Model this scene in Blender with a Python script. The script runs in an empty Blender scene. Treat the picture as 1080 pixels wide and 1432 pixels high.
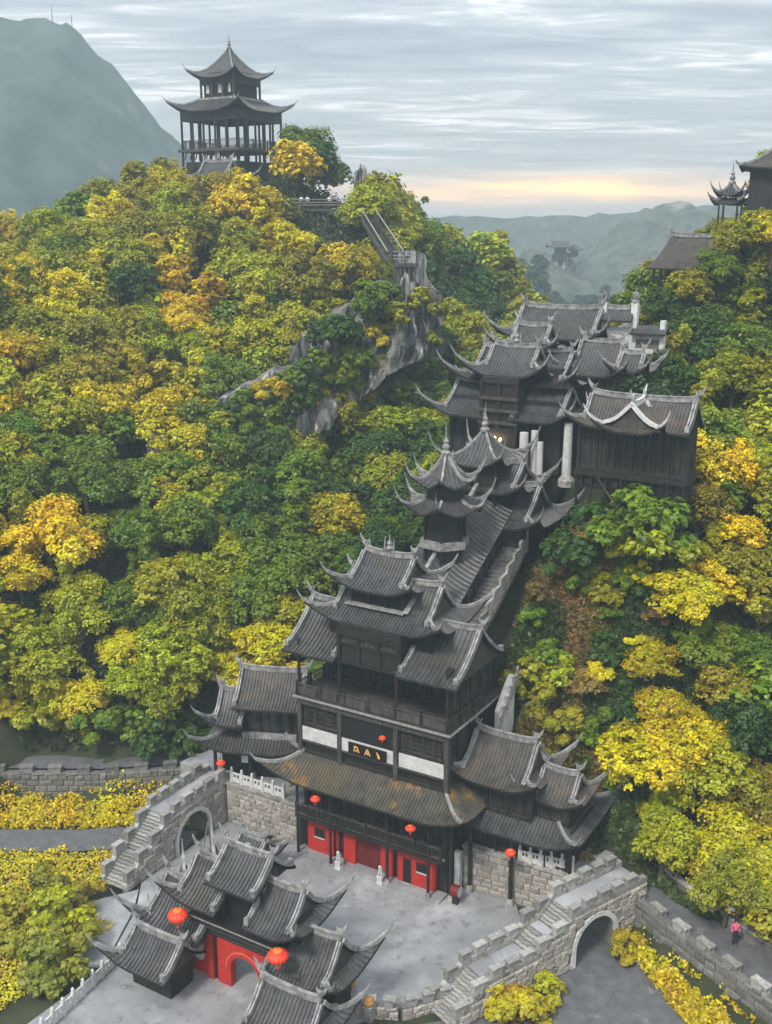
import bpy, math, random
import numpy as np
from mathutils import Vector, Matrix, noise
random.seed(7); rng = np.random.default_rng(7)
SC = bpy.context.scene
COL = SC.collection
# ------------------------------------------------------------------ camera, world, sun, exposure
F = 1500.; PITCH = math.atan(396 / 1500.); HC = 45.
cam_d = bpy.data.cameras.new('camera'); cam = bpy.data.objects.new('camera', cam_d); COL.objects.link(cam)
cam.location = (0, 0, HC); cam.rotation_euler = (math.pi / 2 - PITCH, 0, 0)
cam_d.sensor_fit = 'HORIZONTAL'; cam_d.sensor_width = 36; cam_d.lens = 50; cam_d.clip_start = 1; cam_d.clip_end = 8000
SC.camera = cam
SUN_EL = math.radians(50); SUN_AZ = math.radians(215)   # azimuth clockwise from +Y
W = bpy.data.worlds.new('World'); SC.world = W; W.use_nodes = True
def world():
    nt = W.node_tree; N = nt.nodes; Lk = nt.links; N.clear()
    out = N.new('ShaderNodeOutputWorld'); bg = N.new('ShaderNodeBackground'); Lk.new(bg.outputs[0], out.inputs[0])
    bg.inputs[1].default_value = 0.066
    sky = N.new('ShaderNodeTexSky'); sky.sky_type = 'NISHITA'; sky.sun_disc = False
    sky.sun_elevation = SUN_EL; sky.sun_rotation = SUN_AZ; sky.air_density = 1.0; sky.dust_density = 3.0; sky.ozone_density = 1.0
    tc = N.new('ShaderNodeTexCoord'); sep = N.new('ShaderNodeSeparateXYZ'); Lk.new(tc.outputs['Generated'], sep.inputs[0])
    def M(op, a, b=None, c=None, clamp=False):
        n = N.new('ShaderNodeMath'); n.operation = op; n.use_clamp = clamp
        for i, x in enumerate((a, b, c)):
            if x is None: continue
            if isinstance(x, (int, float)): n.inputs[i].default_value = x
            else: Lk.new(x, n.inputs[i])
        return n.outputs[0]
    zc = M('ADD', M('MAXIMUM', sep.outputs[2], 0.0), 0.045)
    px = M('DIVIDE', sep.outputs[0], zc); py = M('DIVIDE', sep.outputs[1], zc)
    cmb = N.new('ShaderNodeCombineXYZ'); Lk.new(M('MULTIPLY', px, 0.42), cmb.inputs[0]); Lk.new(M('MULTIPLY', py, 1.0), cmb.inputs[1])
    def noise_(scale, det, dist, rough=.55):
        n = N.new('ShaderNodeTexNoise'); n.inputs['Scale'].default_value = scale; n.inputs['Detail'].default_value = det
        n.inputs['Distortion'].default_value = dist; n.inputs['Roughness'].default_value = rough
        Lk.new(cmb.outputs[0], n.inputs['Vector']); return n.outputs[0]
    def ramp(x, pts):
        r = N.new('ShaderNodeValToRGB'); Lk.new(x, r.inputs[0]); el = r.color_ramp.elements
        while len(el) < len(pts): el.new(.5)
        for e, (p, c) in zip(el, pts): e.position = p; e.color = (*c, 1)
        return r.outputs[0]
    def mix(f, a, b):
        m = N.new('ShaderNodeMix'); m.data_type = 'RGBA'
        if isinstance(f, float): m.inputs[0].default_value = f
        else: Lk.new(f, m.inputs[0])
        for i, x in ((6, a), (7, b)):
            if isinstance(x, tuple): m.inputs[i].default_value = (*x, 1)
            else: Lk.new(x, m.inputs[i])
        return m.outputs[2]
    # stratus deck: grey blue below, paler rolls above, streaked by perspective
    n1 = noise_(1.1, 6, .6); n2 = noise_(3.4, 5, 1.2, .6)
    cl = M('ADD', M('MULTIPLY', n1, .55), M('MULTIPLY', n2, .45))
    deck = ramp(cl, [(.34, (3.5, 3.9, 4.4)), (.46, (4.8, 5.2, 5.7)), (.54, (6.8, 7.1, 7.4)), (.63, (14.0, 14.0, 13.8))])
    skyc = mix(.93, sky.outputs[0], deck)
    ov = M('ADD', M('MULTIPLY', M('MAXIMUM', sep.outputs[2], 0.0), 1.15), .66)   # overcast sky: brighter towards the zenith
    # pale band near the horizon, warm glow right of centre
    hor = M('SUBTRACT', 1.0, M('MULTIPLY', sep.outputs[2], 6.5), clamp=True)
    skyc = mix(M('MULTIPLY', hor, .75), skyc, (7.3, 7.2, 7.3))
    az = M('ARCTAN2', sep.outputs[0], sep.outputs[1])
    da = M('DIVIDE', M('SUBTRACT', az, .16), .17); dz = M('DIVIDE', M('SUBTRACT', sep.outputs[2], .035), .011)
    n3 = N.new('ShaderNodeTexNoise'); n3.inputs['Scale'].default_value = 9; mp = N.new('ShaderNodeMapping'); mp.inputs['Scale'].default_value = (1, 1, 9)
    Lk.new(tc.outputs['Generated'], mp.inputs[0]); Lk.new(mp.outputs[0], n3.inputs['Vector']); n3.inputs['Detail'].default_value = 4
    g = M('EXPONENT', M('MULTIPLY', M('ADD', M('MULTIPLY', da, da), M('MULTIPLY', dz, dz)), -1.0))
    g = M('MULTIPLY', g, M('MULTIPLY', M('SUBTRACT', n3.outputs[0], .2), 2.6), clamp=True)
    skyc = mix(g, skyc, (23.0, 14.0, 6.5))
    vm = N.new('ShaderNodeVectorMath'); vm.operation = 'SCALE'; Lk.new(skyc, vm.inputs[0]); Lk.new(ov, vm.inputs['Scale']); Lk.new(vm.outputs[0], bg.inputs[0])
world()
sd = bpy.data.lights.new('sun', 'SUN'); sd.energy = 1.5; sd.angle = math.radians(11); sd.color = (1, .95, .87)
sun = bpy.data.objects.new('sun', sd); COL.objects.link(sun)
sdir = Vector((math.sin(SUN_AZ) * math.cos(SUN_EL), math.cos(SUN_AZ) * math.cos(SUN_EL), math.sin(SUN_EL)))
sun.rotation_euler = sdir.to_track_quat('Z', 'Y').to_euler(); sun.location = (0, 0, 200)
SC.view_settings.view_transform = 'Standard'; SC.view_settings.look = 'None'; SC.view_settings.gamma = 1
SC.view_settings.exposure = 1.45; SC.view_settings.use_curve_mapping = False
SC.cycles.volume_bounces = 0; SC.cycles.max_bounces = 6; SC.cycles.volume_step_rate = 1
# ------------------------------------------------------------------ frames
cP, sP = math.cos(PITCH), math.sin(PITCH)
TH = math.radians(-31)
OX, OY = -1.034, 68.347
UX, UY = math.cos(TH), math.sin(TH); VX, VY = -math.sin(TH), math.cos(TH)
def B(u, v, z=0.): return (OX + UX * u + VX * v, OY + UY * u + VY * v, z)
def toF(x, y): dx, dy = x - OX, y - OY; return (dx * UX + dy * UY, dx * VX + dy * VY)
def aty(px, py, Y):
    a = (px - 540) / F; b = -(py - 716) / F
    r = (a, cP + b * sP, -sP + b * cP); t = Y / r[1]
    return (r[0] * t, Y, r[2] * t + HC)
def proj(x, y, z):
    z = z - HC; d = y * cP - z * sP; u = y * sP + z * cP
    return (540 + F * x / d, 716 - F * u / d)
# ------------------------------------------------------------------ materials
MATS = {}
def mat(name, col, rough=.8, col2=None, scale=2.0, spots=None, bump=.0, spec=.3, detail=6, rand=0.0, stretch=None, emit=None, contrast=(.35, .65)):
    m = bpy.data.materials.new(name); m.use_nodes = True; nt = m.node_tree; N = nt.nodes; Lk = nt.links
    b = N['Principled BSDF']; b.inputs['Roughness'].default_value = rough; b.inputs['Specular IOR Level'].default_value = spec
    tc = N.new('ShaderNodeTexCoord'); mp = N.new('ShaderNodeMapping'); Lk.new(tc.outputs['Object'], mp.inputs[0])
    if stretch: mp.inputs['Scale'].default_value = stretch
    def mixc(f, a, c):
        x = N.new('ShaderNodeMix'); x.data_type = 'RGBA'; Lk.new(f, x.inputs[0])
        for i, q in ((6, a), (7, c)):
            if isinstance(q, tuple): x.inputs[i].default_value = (*q, 1)
            else: Lk.new(q, x.inputs[i])
        return x.outputs[2]
    def nz(sc, lo, hi, det=detail):
        n = N.new('ShaderNodeTexNoise'); n.inputs['Scale'].default_value = sc; n.inputs['Detail'].default_value = det; n.inputs['Roughness'].default_value = .65
        Lk.new(mp.outputs[0], n.inputs['Vector'])
        r = N.new('ShaderNodeMapRange'); Lk.new(n.outputs[0], r.inputs[0]); r.inputs[1].default_value = lo; r.inputs[2].default_value = hi
        return r.outputs[0], n.outputs[0]
    c = (*col,) if col2 is None else None
    hf = None
    if col2 is not None:
        f, hf = nz(scale, *contrast); c = mixc(f, col, col2)
    for sp in (spots or []):
        f, _ = nz(sp[1], sp[2], sp[3]); c = mixc(f, c, sp[0])
    if rand:
        oi = N.new('ShaderNodeObjectInfo'); hs = N.new('ShaderNodeHueSaturation')
        r = N.new('ShaderNodeMapRange'); Lk.new(oi.outputs['Random'], r.inputs[0]); r.inputs[3].default_value = 1 - rand; r.inputs[4].default_value = 1 + rand
        Lk.new(r.outputs[0], hs.inputs['Value'])
        if isinstance(c, tuple): hs.inputs['Color'].default_value = (*c, 1)
        else: Lk.new(c, hs.inputs['Color'])
        c = hs.outputs[0]
    if isinstance(c, tuple): b.inputs['Base Color'].default_value = (*c, 1)
    else: Lk.new(c, b.inputs['Base Color'])
    if bump:
        if hf is None: _, hf = nz(scale, 0, 1)
        bp = N.new('ShaderNodeBump'); bp.inputs['Strength'].default_value = bump; bp.inputs['Distance'].default_value = .08; Lk.new(hf, bp.inputs['Height']); Lk.new(bp.outputs[0], b.inputs['Normal'])
    if emit: b.inputs['Emission Color'].default_value = (*emit[0], 1); b.inputs['Emission Strength'].default_value = emit[1]
    MATS[name] = m; return m
T_GREY = mat('grey_roof_tile', (.017, .017, .019), .46, (.058, .058, .060), 1.3, spots=[((.16, .16, .155), 5.5, .58, .74), ((.045, .04, .026), .5, .5, .72)], bump=.5, spec=.5)  # pale spots paint a sky sheen into the tile colour
T_MOSS = mat('mossy_roof_tile', (.026, .024, .021), .6, (.07, .065, .052), 1.6, spots=[((.075, .06, .03), .42, .46, .64), ((.32, .15, .02), .33, .59, .68)], bump=.5, spec=.35)
T_BROWN = mat('brown_grey_roof_tile', (.026, .024, .022), .55, (.07, .062, .054), 1.7, spots=[((.085, .062, .042), .7, .48, .66)], bump=.5, spec=.4)
RIDGE = mat('pale_lime_ridge', (.11, .11, .108), .75, (.31, .31, .30), 2.2, spots=[((.38, .38, .37), 4.5, .60, .70)], bump=.4)
WOOD = mat('dark_stained_timber', (.009, .008, .008), .6, (.026, .023, .021), 3, stretch=(1, 1, .3), bump=.2)
WOOD2 = mat('grey_weathered_timber', (.030, .028, .026), .75, (.075, .068, .06), 3, stretch=(1, 1, .3), bump=.3)
WOODL = mat('pale_beam_edge', (.17, .16, .15), .7, (.30, .29, .27), 4)
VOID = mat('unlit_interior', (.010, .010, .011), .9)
GLASS = mat('dark_glass', (.02, .022, .025), .12, spec=.6)
RED = mat('red_painted_wall', (.36, .018, .013), .6, (.46, .028, .018), 1.2, spots=[((.20, .015, .012), 2.0, .58, .75)], spec=.35)
REDD = mat('dark_red_door', (.10, .008, .007), .5, (.15, .012, .01), 3)
WHITE = mat('white_plaster_panel', (.40, .40, .39), .8, (.55, .55, .53), 1.4, spots=[((.28, .27, .25), 2.4, .55, .72)])
WSTONE = mat('white_balustrade_stone', (.42, .42, .40), .7, (.58, .58, .56), 3, spots=[((.25, .25, .24), 4, .58, .7)])
STONE = mat('pale_wall_stone', (.22, .20, .175), .85, (.40, .375, .34), 2.5, spots=[((.24, .155, .095), 1.1, .55, .7), ((.10, .10, .09), 1.7, .58, .72)], bump=.6, rand=.28)
STONED = mat('dark_weathered_stone', (.09, .088, .085), .85, (.20, .195, .19), 2.2, spots=[((.12, .11, .05), 1.2, .52, .7)], bump=.6, rand=.3)
MORTAR = mat('wall_core', (.10, .095, .085), .9, (.17, .16, .145), 2, bump=.3)
RISER = mat('shade_toned_riser', (.05, .048, .044), .9, (.11, .105, .10), 3)  # same stone as the treads, coloured darker to paint in the risers' shade
MERL = mat('merlon_stone', (.20, .195, .18), .85, (.36, .35, .33), 3, spots=[((.11, .10, .08), 2.2, .50, .66), ((.22, .15, .09), .9, .60, .72)], bump=.6, rand=.3)
PAVE = mat('plaza_paving', (.18, .185, .195), .5, (.27, .275, .285), .35, spots=[((.15, .155, .165), 1.3, .55, .66), ((.38, .38, .39), .22, .54, .70), ((.12, .12, .125), 3.4, .66, .72)], bump=.25, spec=.4)
ASPH = mat('asphalt', (.075, .078, .082), .75, (.12, .12, .125), 1.2, spots=[((.2, .2, .2), .5, .62, .7)], bump=.3)
SOIL = mat('hill_soil', (.018, .024, .012), .95, (.045, .050, .022), .25, spots=[((.09, .06, .028), .09, .60, .72)], bump=.6)
LANT = mat('lantern_silk', (.72, .022, .010), .45, (.82, .06, .015), 5, spec=.4)
GOLD = mat('gold_leaf_paint', (.75, .42, .12), .35, spec=.6)
CLOTH = mat('white_shirt', (.6, .6, .6), .9); TROU = mat('dark_trousers', (.03, .03, .04), .9); SKIN = mat('skin', (.45, .27, .19), .6)
BARK = mat('bark', (.07, .055, .04), .9, (.13, .11, .09), 4, stretch=(1, 1, .3), bump=.5)
BULB = mat('lit_lamp', (.9, .6, .3), .5, emit=((1, .62, .25), 14))
PINK = mat('pink_coat', (.6, .12, .2), .9)
def leafmat(name, sub=.3):
    m = bpy.data.materials.new(name); m.use_nodes = True; nt = m.node_tree; N = nt.nodes; Lk = nt.links; N.remove(N['Principled BSDF'])
    out = N['Material Output']; oi = N.new('ShaderNodeObjectInfo'); at = N.new('ShaderNodeAttribute'); at.attribute_name = 'tone'
    sp = N.new('ShaderNodeSeparateColor'); Lk.new(at.outputs['Color'], sp.inputs[0])
    mr = N.new('ShaderNodeMapRange'); Lk.new(sp.outputs[0], mr.inputs[0]); mr.inputs[3].default_value = .36; mr.inputs[4].default_value = 1.6
    hs = N.new('ShaderNodeHueSaturation'); Lk.new(oi.outputs['Color'], hs.inputs['Color']); Lk.new(mr.outputs[0], hs.inputs['Value'])
    mh = N.new('ShaderNodeMapRange'); Lk.new(sp.outputs[1], mh.inputs[0]); mh.inputs[3].default_value = .482; mh.inputs[4].default_value = .532; Lk.new(mh.outputs[0], hs.inputs['Hue'])
    d = N.new('ShaderNodeBsdfDiffuse'); t = N.new('ShaderNodeBsdfTranslucent'); g = N.new('ShaderNodeBsdfGlossy'); g.inputs['Roughness'].default_value = .45
    Lk.new(hs.outputs[0], d.inputs[0]); Lk.new(hs.outputs[0], t.inputs[0])
    x = N.new('ShaderNodeMixShader'); x.inputs[0].default_value = sub; Lk.new(d.outputs[0], x.inputs[1]); Lk.new(t.outputs[0], x.inputs[2])
    y = N.new('ShaderNodeMixShader'); y.inputs[0].default_value = .04; Lk.new(x.outputs[0], y.inputs[1]); Lk.new(g.outputs[0], y.inputs[2]); g.inputs[0].default_value = (.6, .6, .6, 1)
    Lk.new(y.outputs[0], out.inputs[0]); return m
LEAF = leafmat('foliage')
# ------------------------------------------------------------------ mesh helpers
class MB:
    def __init__(s): s.v = []; s.f = []
    def quad(s, a, b, c, d): n = len(s.v); s.v += [a, b, c, d]; s.f.append((n, n + 1, n + 2, n + 3))
    def tri(s, a, b, c): n = len(s.v); s.v += [a, b, c]; s.f.append((n, n + 1, n + 2))
    def box(s, a, b):
        x0, x1 = sorted((a[0], b[0])); y0, y1 = sorted((a[1], b[1])); z0, z1 = sorted((a[2], b[2])); n = len(s.v)
        s.v += [(x0, y0, z0), (x1, y0, z0), (x1, y1, z0), (x0, y1, z0), (x0, y0, z1), (x1, y0, z1), (x1, y1, z1), (x0, y1, z1)]
        s.f += [tuple(n + i for i in q) for q in ((0, 3, 2, 1), (4, 5, 6, 7), (0, 1, 5, 4), (1, 2, 6, 5), (2, 3, 7, 6), (3, 0, 4, 7))]; return s
    def grid(s, rows, flip=False):
        n = len(s.v); m = len(rows[0])
        for r in rows: s.v += r
        for i in range(len(rows) - 1):
            for j in range(m - 1):
                q = (n + i * m + j, n + i * m + j + 1, n + (i + 1) * m + j + 1, n + (i + 1) * m + j)
                s.f.append(q[::-1] if flip else q)
        return s
    def prism(s, poly, a, b, ax='y'):
        """poly list of 2d points; extruded between a and b along ax. ax='y': (x,z) ; ax='x': (y,z); ax='z': (x,y)"""
        def p3(p, t): return {'y': (p[0], t, p[1]), 'x': (t, p[0], p[1]), 'z': (p[0], p[1], t)}[ax]
        n = len(s.v); k = len(poly); s.v += [p3(p, a) for p in poly] + [p3(p, b) for p in poly]
        s.f.append(tuple(range(n, n + k))); s.f.append(tuple(range(n + 2 * k - 1, n + k - 1, -1)))
        for i in range(k): j = (i + 1) % k; s.f.append((n + i, n + k + i, n + k + j, n + j))
        return s
    def sweep(s, pts, w, h, taper=None, off=0.):
        """rectangular section, sits on the path, width w, height h"""
        pts = [Vector(p) for p in pts]; rings = []
        for i, p in enumerate(pts):
            a = pts[max(0, i - 1)]; b = pts[min(len(pts) - 1, i + 1)]; t = (b - a)
            if t.length < 1e-6: t = Vector((1, 0, 0))
            t.normalize(); side = t.cross(Vector((0, 0, 1)))
            if side.length < .05: side = Vector((1, 0, 0))
            side.normalize(); up = side.cross(t).normalized(); k = taper[i] if taper else 1.
            rings.append([tuple(p + side * (w / 2 * k * a1 + off) + up * (h * k * b1)) for a1, b1 in ((-1, 0), (1, 0), (1, 1), (-1, 1))])
        n = len(s.v)
        for r in rings: s.v += r
        for i in range(len(rings) - 1):
            for j in range(4):
                a = n + i * 4 + j; b = n + i * 4 + (j + 1) % 4; s.f.append((a, b, b + 4, a + 4))
        s.f.append((n + 3, n + 2, n + 1, n)); e = n + 4 * (len(rings) - 1); s.f.append((e, e + 1, e + 2, e + 3)); return s
    def tube(s, pts, rs, k=8):
        pts = [Vector(p) for p in pts]; n = len(s.v)
        if isinstance(rs, (int, float)): rs = [rs] * len(pts)
        for i, p in enumerate(pts):
            t = pts[min(i + 1, len(pts) - 1)] - pts[max(0, i - 1)]; t.normalize()
            a = t.cross(Vector((0, 0, 1)) if abs(t.z) < .9 else Vector((1, 0, 0))).normalized(); b = t.cross(a)
            s.v += [tuple(p + (a * math.cos(2 * math.pi * j / k) + b * math.sin(2 * math.pi * j / k)) * rs[i]) for j in range(k)]
        for i in range(len(pts) - 1):
            for j in range(k):
                q = n + i * k + j; r = n + i * k + (j + 1) % k; s.f.append((q, r, r + k, q + k))
        s.f.append(tuple(range(n + k - 1, n - 1, -1))); e = n + k * (len(pts) - 1); s.f.append(tuple(range(e, e + k))); return s
    def lathe(s, c, prof, k=14):
        n = len(s.v)
        for r, z in prof: s.v += [(c[0] + r * math.cos(2 * math.pi * j / k), c[1] + r * math.sin(2 * math.pi * j / k), c[2] + z) for j in range(k)]
        for i in range(len(prof) - 1):
            for j in range(k):
                q = n + i * k + j; r = n + i * k + (j + 1) % k; s.f.append((q, r, r + k, q + k))
        return s
def mesh(name, mb, m, smooth=False):
    me = bpy.data.meshes.new(name); me.from_pydata(mb.v, [], mb.f); me.materials.append(m); me.update()
    if smooth: me.polygons.foreach_set('use_smooth', [True] * len(me.polygons))
    return me
def tag(o, label=None, cat=None, group=None, kind=None):
    if label: o['label'] = label
    if cat: o['category'] = cat
    if group: o['group'] = group
    if kind: o['kind'] = kind
    return o
def link(name, me, parent=None, loc=(0, 0, 0), rz=0., scale=None):
    o = bpy.data.objects.new(name, me); COL.objects.link(o); o.parent = parent; o.location = loc; o.rotation_euler = (0, 0, rz)
    if scale: o.scale = scale
    return o
def copy_tree(o, parent=None):
    c = o.copy(); COL.objects.link(c); c.parent = parent
    for ch in list(o.children): copy_tree(ch, c)
    return c
class Thing:
    """an Empty in the courtyard frame; parts are written in frame coordinates (u, v, z)"""
    def __init__(s, name, label, cat, o=(0, 0, 0), group=None, world=False, rz=None, kind=None):
        s.o = Vector(o); s.e = bpy.data.objects.new(name, None); COL.objects.link(s.e); s.e.empty_display_size = .5
        s.e.location = o if world else B(*o); s.e.rotation_euler = (0, 0, TH if rz is None else rz)
        if world: s.o = Vector((0, 0, 0))
        tag(s.e, label, cat, group, kind)
    def part(s, name, mb, m, parent=None, label=None, smooth=False, kind=None):
        if not mb.f: return None
        o_ = s.o; mb.v = [(v[0] - o_.x, v[1] - o_.y, v[2] - o_.z) for v in mb.v]
        ob = link(name, mesh(name, mb, m, smooth), parent or s.e)
        if label: ob['label'] = label
        if kind: ob['kind'] = kind
        return ob
def struct(name, mb, m, frame=True, smooth=False):
    o = link(name, mesh(name, mb, m, smooth)); o['kind'] = 'structure'
    if frame: o.location = (OX, OY, 0); o.rotation_euler = (0, 0, TH)
    return o
# ------------------------------------------------------------------ the swept-eave roof
def fh(q): return .42 * q + .58 * q * q
def roof(T, cx, cy, z, hx, hy, H, ends='hh', dg=None, Dm=None, L=1.0, R=None, tile=None, sides='fb', name='roof', horn=.9, ridge=True,
         spacing=.25, finial=False, verge=True, label=None, rot=False, sl=.0, lite=False, cutL=0., cutR=0., ridge_m=None):
    """ends: left,right each 'h' (hip) or 'c' (cut gable). dg: depth of hip slope (< hy gives a hip-and-gable). Dm: skirt depth."""
    tile = tile or T_GREY; ridge_m = ridge_m or RIDGE; R = R or min(hx, hy) * .95; Dm = Dm or hy; dg = min(dg if dg is not None else hy, Dm)
    skirt = Dm < hy - 1e-3; K = .35
    def pt(x, y, dz=0.):
        """x,y in roof plan (rest position) -> frame coords"""
        a = hy - abs(y); bx = hx - abs(x); hipend = ends[1] if x > 0 else ends[0]
        own = a
        return a, bx, hipend
    def lift(a, b): return L * max(0, 1 - a / R) ** 2 * max(0, 1 - b / R) ** 2 if L else 0.
    def out(x, y, h):
        x2, y2 = (-y, x) if rot else (x, y)
        return (cx + x2, cy + y2, z + h + sl * y2)
    def fb(sgn, s, d, dz=0.):     # front (sgn -1) / back slopes
        e = ends[1] if s > 0 else ends[0]
        l = lift(d, hx - abs(s)) if e == 'h' else 0.
        if e == 'C': l = L * .55 * max(0, 1 - d / R) ** 2 * max(0, 1 - (hx - abs(s)) / R) ** 2
        return out(s + math.copysign(K * l, s), sgn * (hy - d + K * l), H * fh(d / hy) + l + dz)
    def lr(sgn, s, d, dz=0.):
        l = lift(d, hy - abs(s)); return out(sgn * (hx - d + K * l), s + math.copysign(K * l, s), H * fh(d / hy) + l + dz)
    def lim(d, e):
        if e == 'h': return hx - min(d, dg)
        return hx
    f = MB(); ev = MB(); nd = 8; ns = 18
    def field(fn, l0, l1, D, mbb, dz, flip):
        rows = []
        for i in range(nd + 1):
            d = D * i / nd; a, b = l0(d), l1(d); rows.append([fn(a + (b - a) * (j / ns), d, dz) for j in range(ns + 1)])
        mbb.grid(rows, flip); return rows
    segs = 5 if not lite else 3
    def rolls(fn, l0, l1, dend):
        k = int((l1 + l0) / spacing) if False else None
        n = max(2, int((l1 - l0) / spacing))
        for i in range(n + 1):
            s = l0 + (l1 - l0) * (i + .0) / n; s = min(max(s, l0 + .04), l1 - .04); D = dend(s)
            if D < .25: continue
            w = .07; base = len(f.v)
            for j in range(segs + 1):
                d = D * j / segs; f.v += [fn(s - w, d, .005), fn(s - w * .45, d, .085), fn(s + w * .45, d, .085), fn(s + w, d, .005)]
            for j in range(segs):
                q = base + j * 4
                for t in range(3): f.f.append((q + t, q + t + 1, q + t + 5, q + t + 4))
            f.f.append((base + 3, base + 2, base + 1, base))
    for sd_ in sides:
        sg = -1 if sd_ == 'f' else 1
        fn = lambda s, d, dz=0., sg=sg: fb(sg, s, d, dz)
        l0 = lambda d: -lim(d, ends[0]) + cutL; l1 = lambda d: lim(d, ends[1]) - cutR
        field(fn, l0, l1, Dm, f, 0., sd_ == 'b')
        rws = field(fn, l0, l1, Dm, ev, -.16, sd_ == 'f')
        ev.grid([[fn(-hx + cutL + (2 * hx - cutL - cutR) * j / ns, 0, 0.) for j in range(ns + 1)], [fn(-hx + cutL + (2 * hx - cutL - cutR) * j / ns, 0, -.16) for j in range(ns + 1)]], sd_ == 'b')
        def dend(s):
            e = ends[1] if s > 0 else ends[0]
            if e != 'h': return Dm
            b = hx - abs(s); return b if b < dg else Dm
        rolls(fn, -hx + cutL + .1, hx - cutR - .1, dend)
    for k_, e in ((-1, ends[0]), (1, ends[1])):
        if e != 'h': continue
        fn = lambda s, d, dz=0., k_=k_: lr(k_, s, d, dz)
        D = dg
        yl0 = (lambda d: -(hy - d)) if 'f' in sides else (lambda d: 0.); yl1 = (lambda d: (hy - d)) if 'b' in sides else (lambda d: 0.)
        field(fn, yl0, yl1, D, f, 0., k_ < 0); field(fn, yl0, yl1, D, ev, -.16, k_ > 0)
        ya, yb = yl0(0), yl1(0)
        ev.grid([[fn(ya + (yb - ya) * j / ns, 0, 0.) for j in range(ns + 1)], [fn(ya + (yb - ya) * j / ns, 0, -.16) for j in range(ns + 1)]], k_ < 0)
        rolls(fn, ya + .1, yb - .1, lambda s: min(D, hy - abs(s)))
    ro = T.part(name, f, tile, label=label)
    T.part('eave_board', ev, WOOD, ro)
    # hips with their curling tips
    for kx, e in ((-1, ends[0]), (1, ends[1])):
        for sd_ in sides:
            ky = -1 if sd_ == 'f' else 1
            if e == 'h':
                pts = []; n = 9
                for i in range(n):
                    d = dg * (1 - i / (n - 1)); q = fb(ky, kx * (hx - d), d); pts.append(q)
                c = Vector(pts[-1]); p2 = Vector(pts[-2]); dr = (c - p2); dr.z = 0; dr.normalize(); tp = [1.] * n; sl0 = (pts[-1][2] - pts[-2][2]) / max(.01, (Vector(pts[-1]) - Vector(pts[-2])).to_2d().length)
                for i in range(1, 6):
                    t = i / 5; pts.append(tuple(c + dr * (horn * .55 * t) + Vector((0, 0, horn * (min(.7, sl0 + .15) * t * .6 + .5 * t * t))))); tp.append(1 - .8 * t)
                T.part('hip_ridge', MB().sweep(pts, .20, .23, tp), ridge_m, ro)
            if (e != 'h' or dg < hy - .1) and verge and not skirt:
                pts = []; n = 8; d0 = dg * .75 if e == 'h' else hy * .12
                xo = (hx - dg + .02) if e == 'h' else hx - .22
                for i in range(n):
                    d = hy - (hy - d0) * i / (n - 1); q = fb(ky, kx * xo, max(d, 0.)) if d >= dg or e != 'h' else out(kx * xo, ky * (hy - d), H * fh(d / hy)); pts.append((q[0], q[1], q[2] + .03))
                mbv = MB().sweep(pts, .12, .26, None, .09).sweep(pts, .12, .26, None, -.09)
                q = pts[-1]; mbv.box((q[0] - .16, q[1] - .13, q[2]), (q[0] + .16, q[1] + .13, q[2] + .42))
                T.part('verge_ridge', mbv, ridge_m, ro)
        if not skirt and (e != 'h' or dg < hy - .3):
            xg = kx * ((hx - dg - .06) if e == 'h' else hx - .35); d0 = dg if e == 'h' else 0.
            g = MB(); n = 8; row = []; ya = -1 if 'f' in sides else 0; yb = 1 if 'b' in sides else 0
            top = [out(xg, (hy - d0) * (ya + (yb - ya) * j / n), H * fh(1 - abs((hy - d0) * (ya + (yb - ya) * j / n)) / hy) - .06) for j in range(n + 1)]
            bot = [(p[0], p[1], z + H * fh(d0 / hy) - .1) for p in top]
            g.grid([top, bot]); T.part('gable_wall', g, WOOD2, ro)
    if ridge and not skirt:
        rx = hx - dg if ends[0] == 'h' else hx
        rx2 = hx - dg if ends[1] == 'h' else hx
        a, b = -rx + (cutL if ends[0] != 'h' else 0), rx2 - (cutR if ends[1] != 'h' else 0)
        if b - a > .6:
            zt = H; n = 12; pts = []
            for i in range(n + 1):
                x = a + (b - a) * i / n; e_ = abs(2 * i / n - 1) ** 4 * .22; q = out(x, 0, zt - .05 + e_); pts.append(q)
            mr = MB().sweep(pts, .26, .16); mr.sweep([(p[0], p[1], p[2] + .16) for p in pts], .13, .18); mr.sweep([(p[0], p[1], p[2] + .34) for p in pts], .22, .07)
            rr = T.part('main_ridge', mr, ridge_m, ro)
            for k_, q in ((-1, pts[0]), (1, pts[-1])):
                dv = Vector(out(1, 0, 0)) - Vector(out(0, 0, 0)); o = MB(); c = Vector(q) + Vector((0, 0, .3))
                o.sweep([tuple(c + dv * k_ * t * .45 + Vector((0, 0, .05 + .75 * t * t))) for t in (0, .3, .6, .85, 1)], .16, .3, [1.2, 1, .7, .45, .15])
                o.sweep([tuple(c - dv * k_ * .25 + Vector((0, 0, .1 + .4 * t)) - dv * k_ * .12 * t * t) for t in (0, .5, 1)], .1, .14, [1, .7, .2])
                T.part('ridge_ornament', o, ridge_m, ro)
            if finial:
                c = out(0, 0, zt + .4); o = MB().lathe(c, [(.22, 0), (.3, .15), (.12, .3), (.2, .5), (.06, .75), (.02, 1.15)], 8)
                for s_ in (-.35, .35):
                    c2 = Vector(out(s_, 0, zt + .4)); o.sweep([tuple(c2 + Vector((0, 0, .9 * t))) for t in (0, .5, 1)], .1, .14, [1, .8, .2])
                T.part('finial', o, ridge_m, ro)
    return ro
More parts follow.
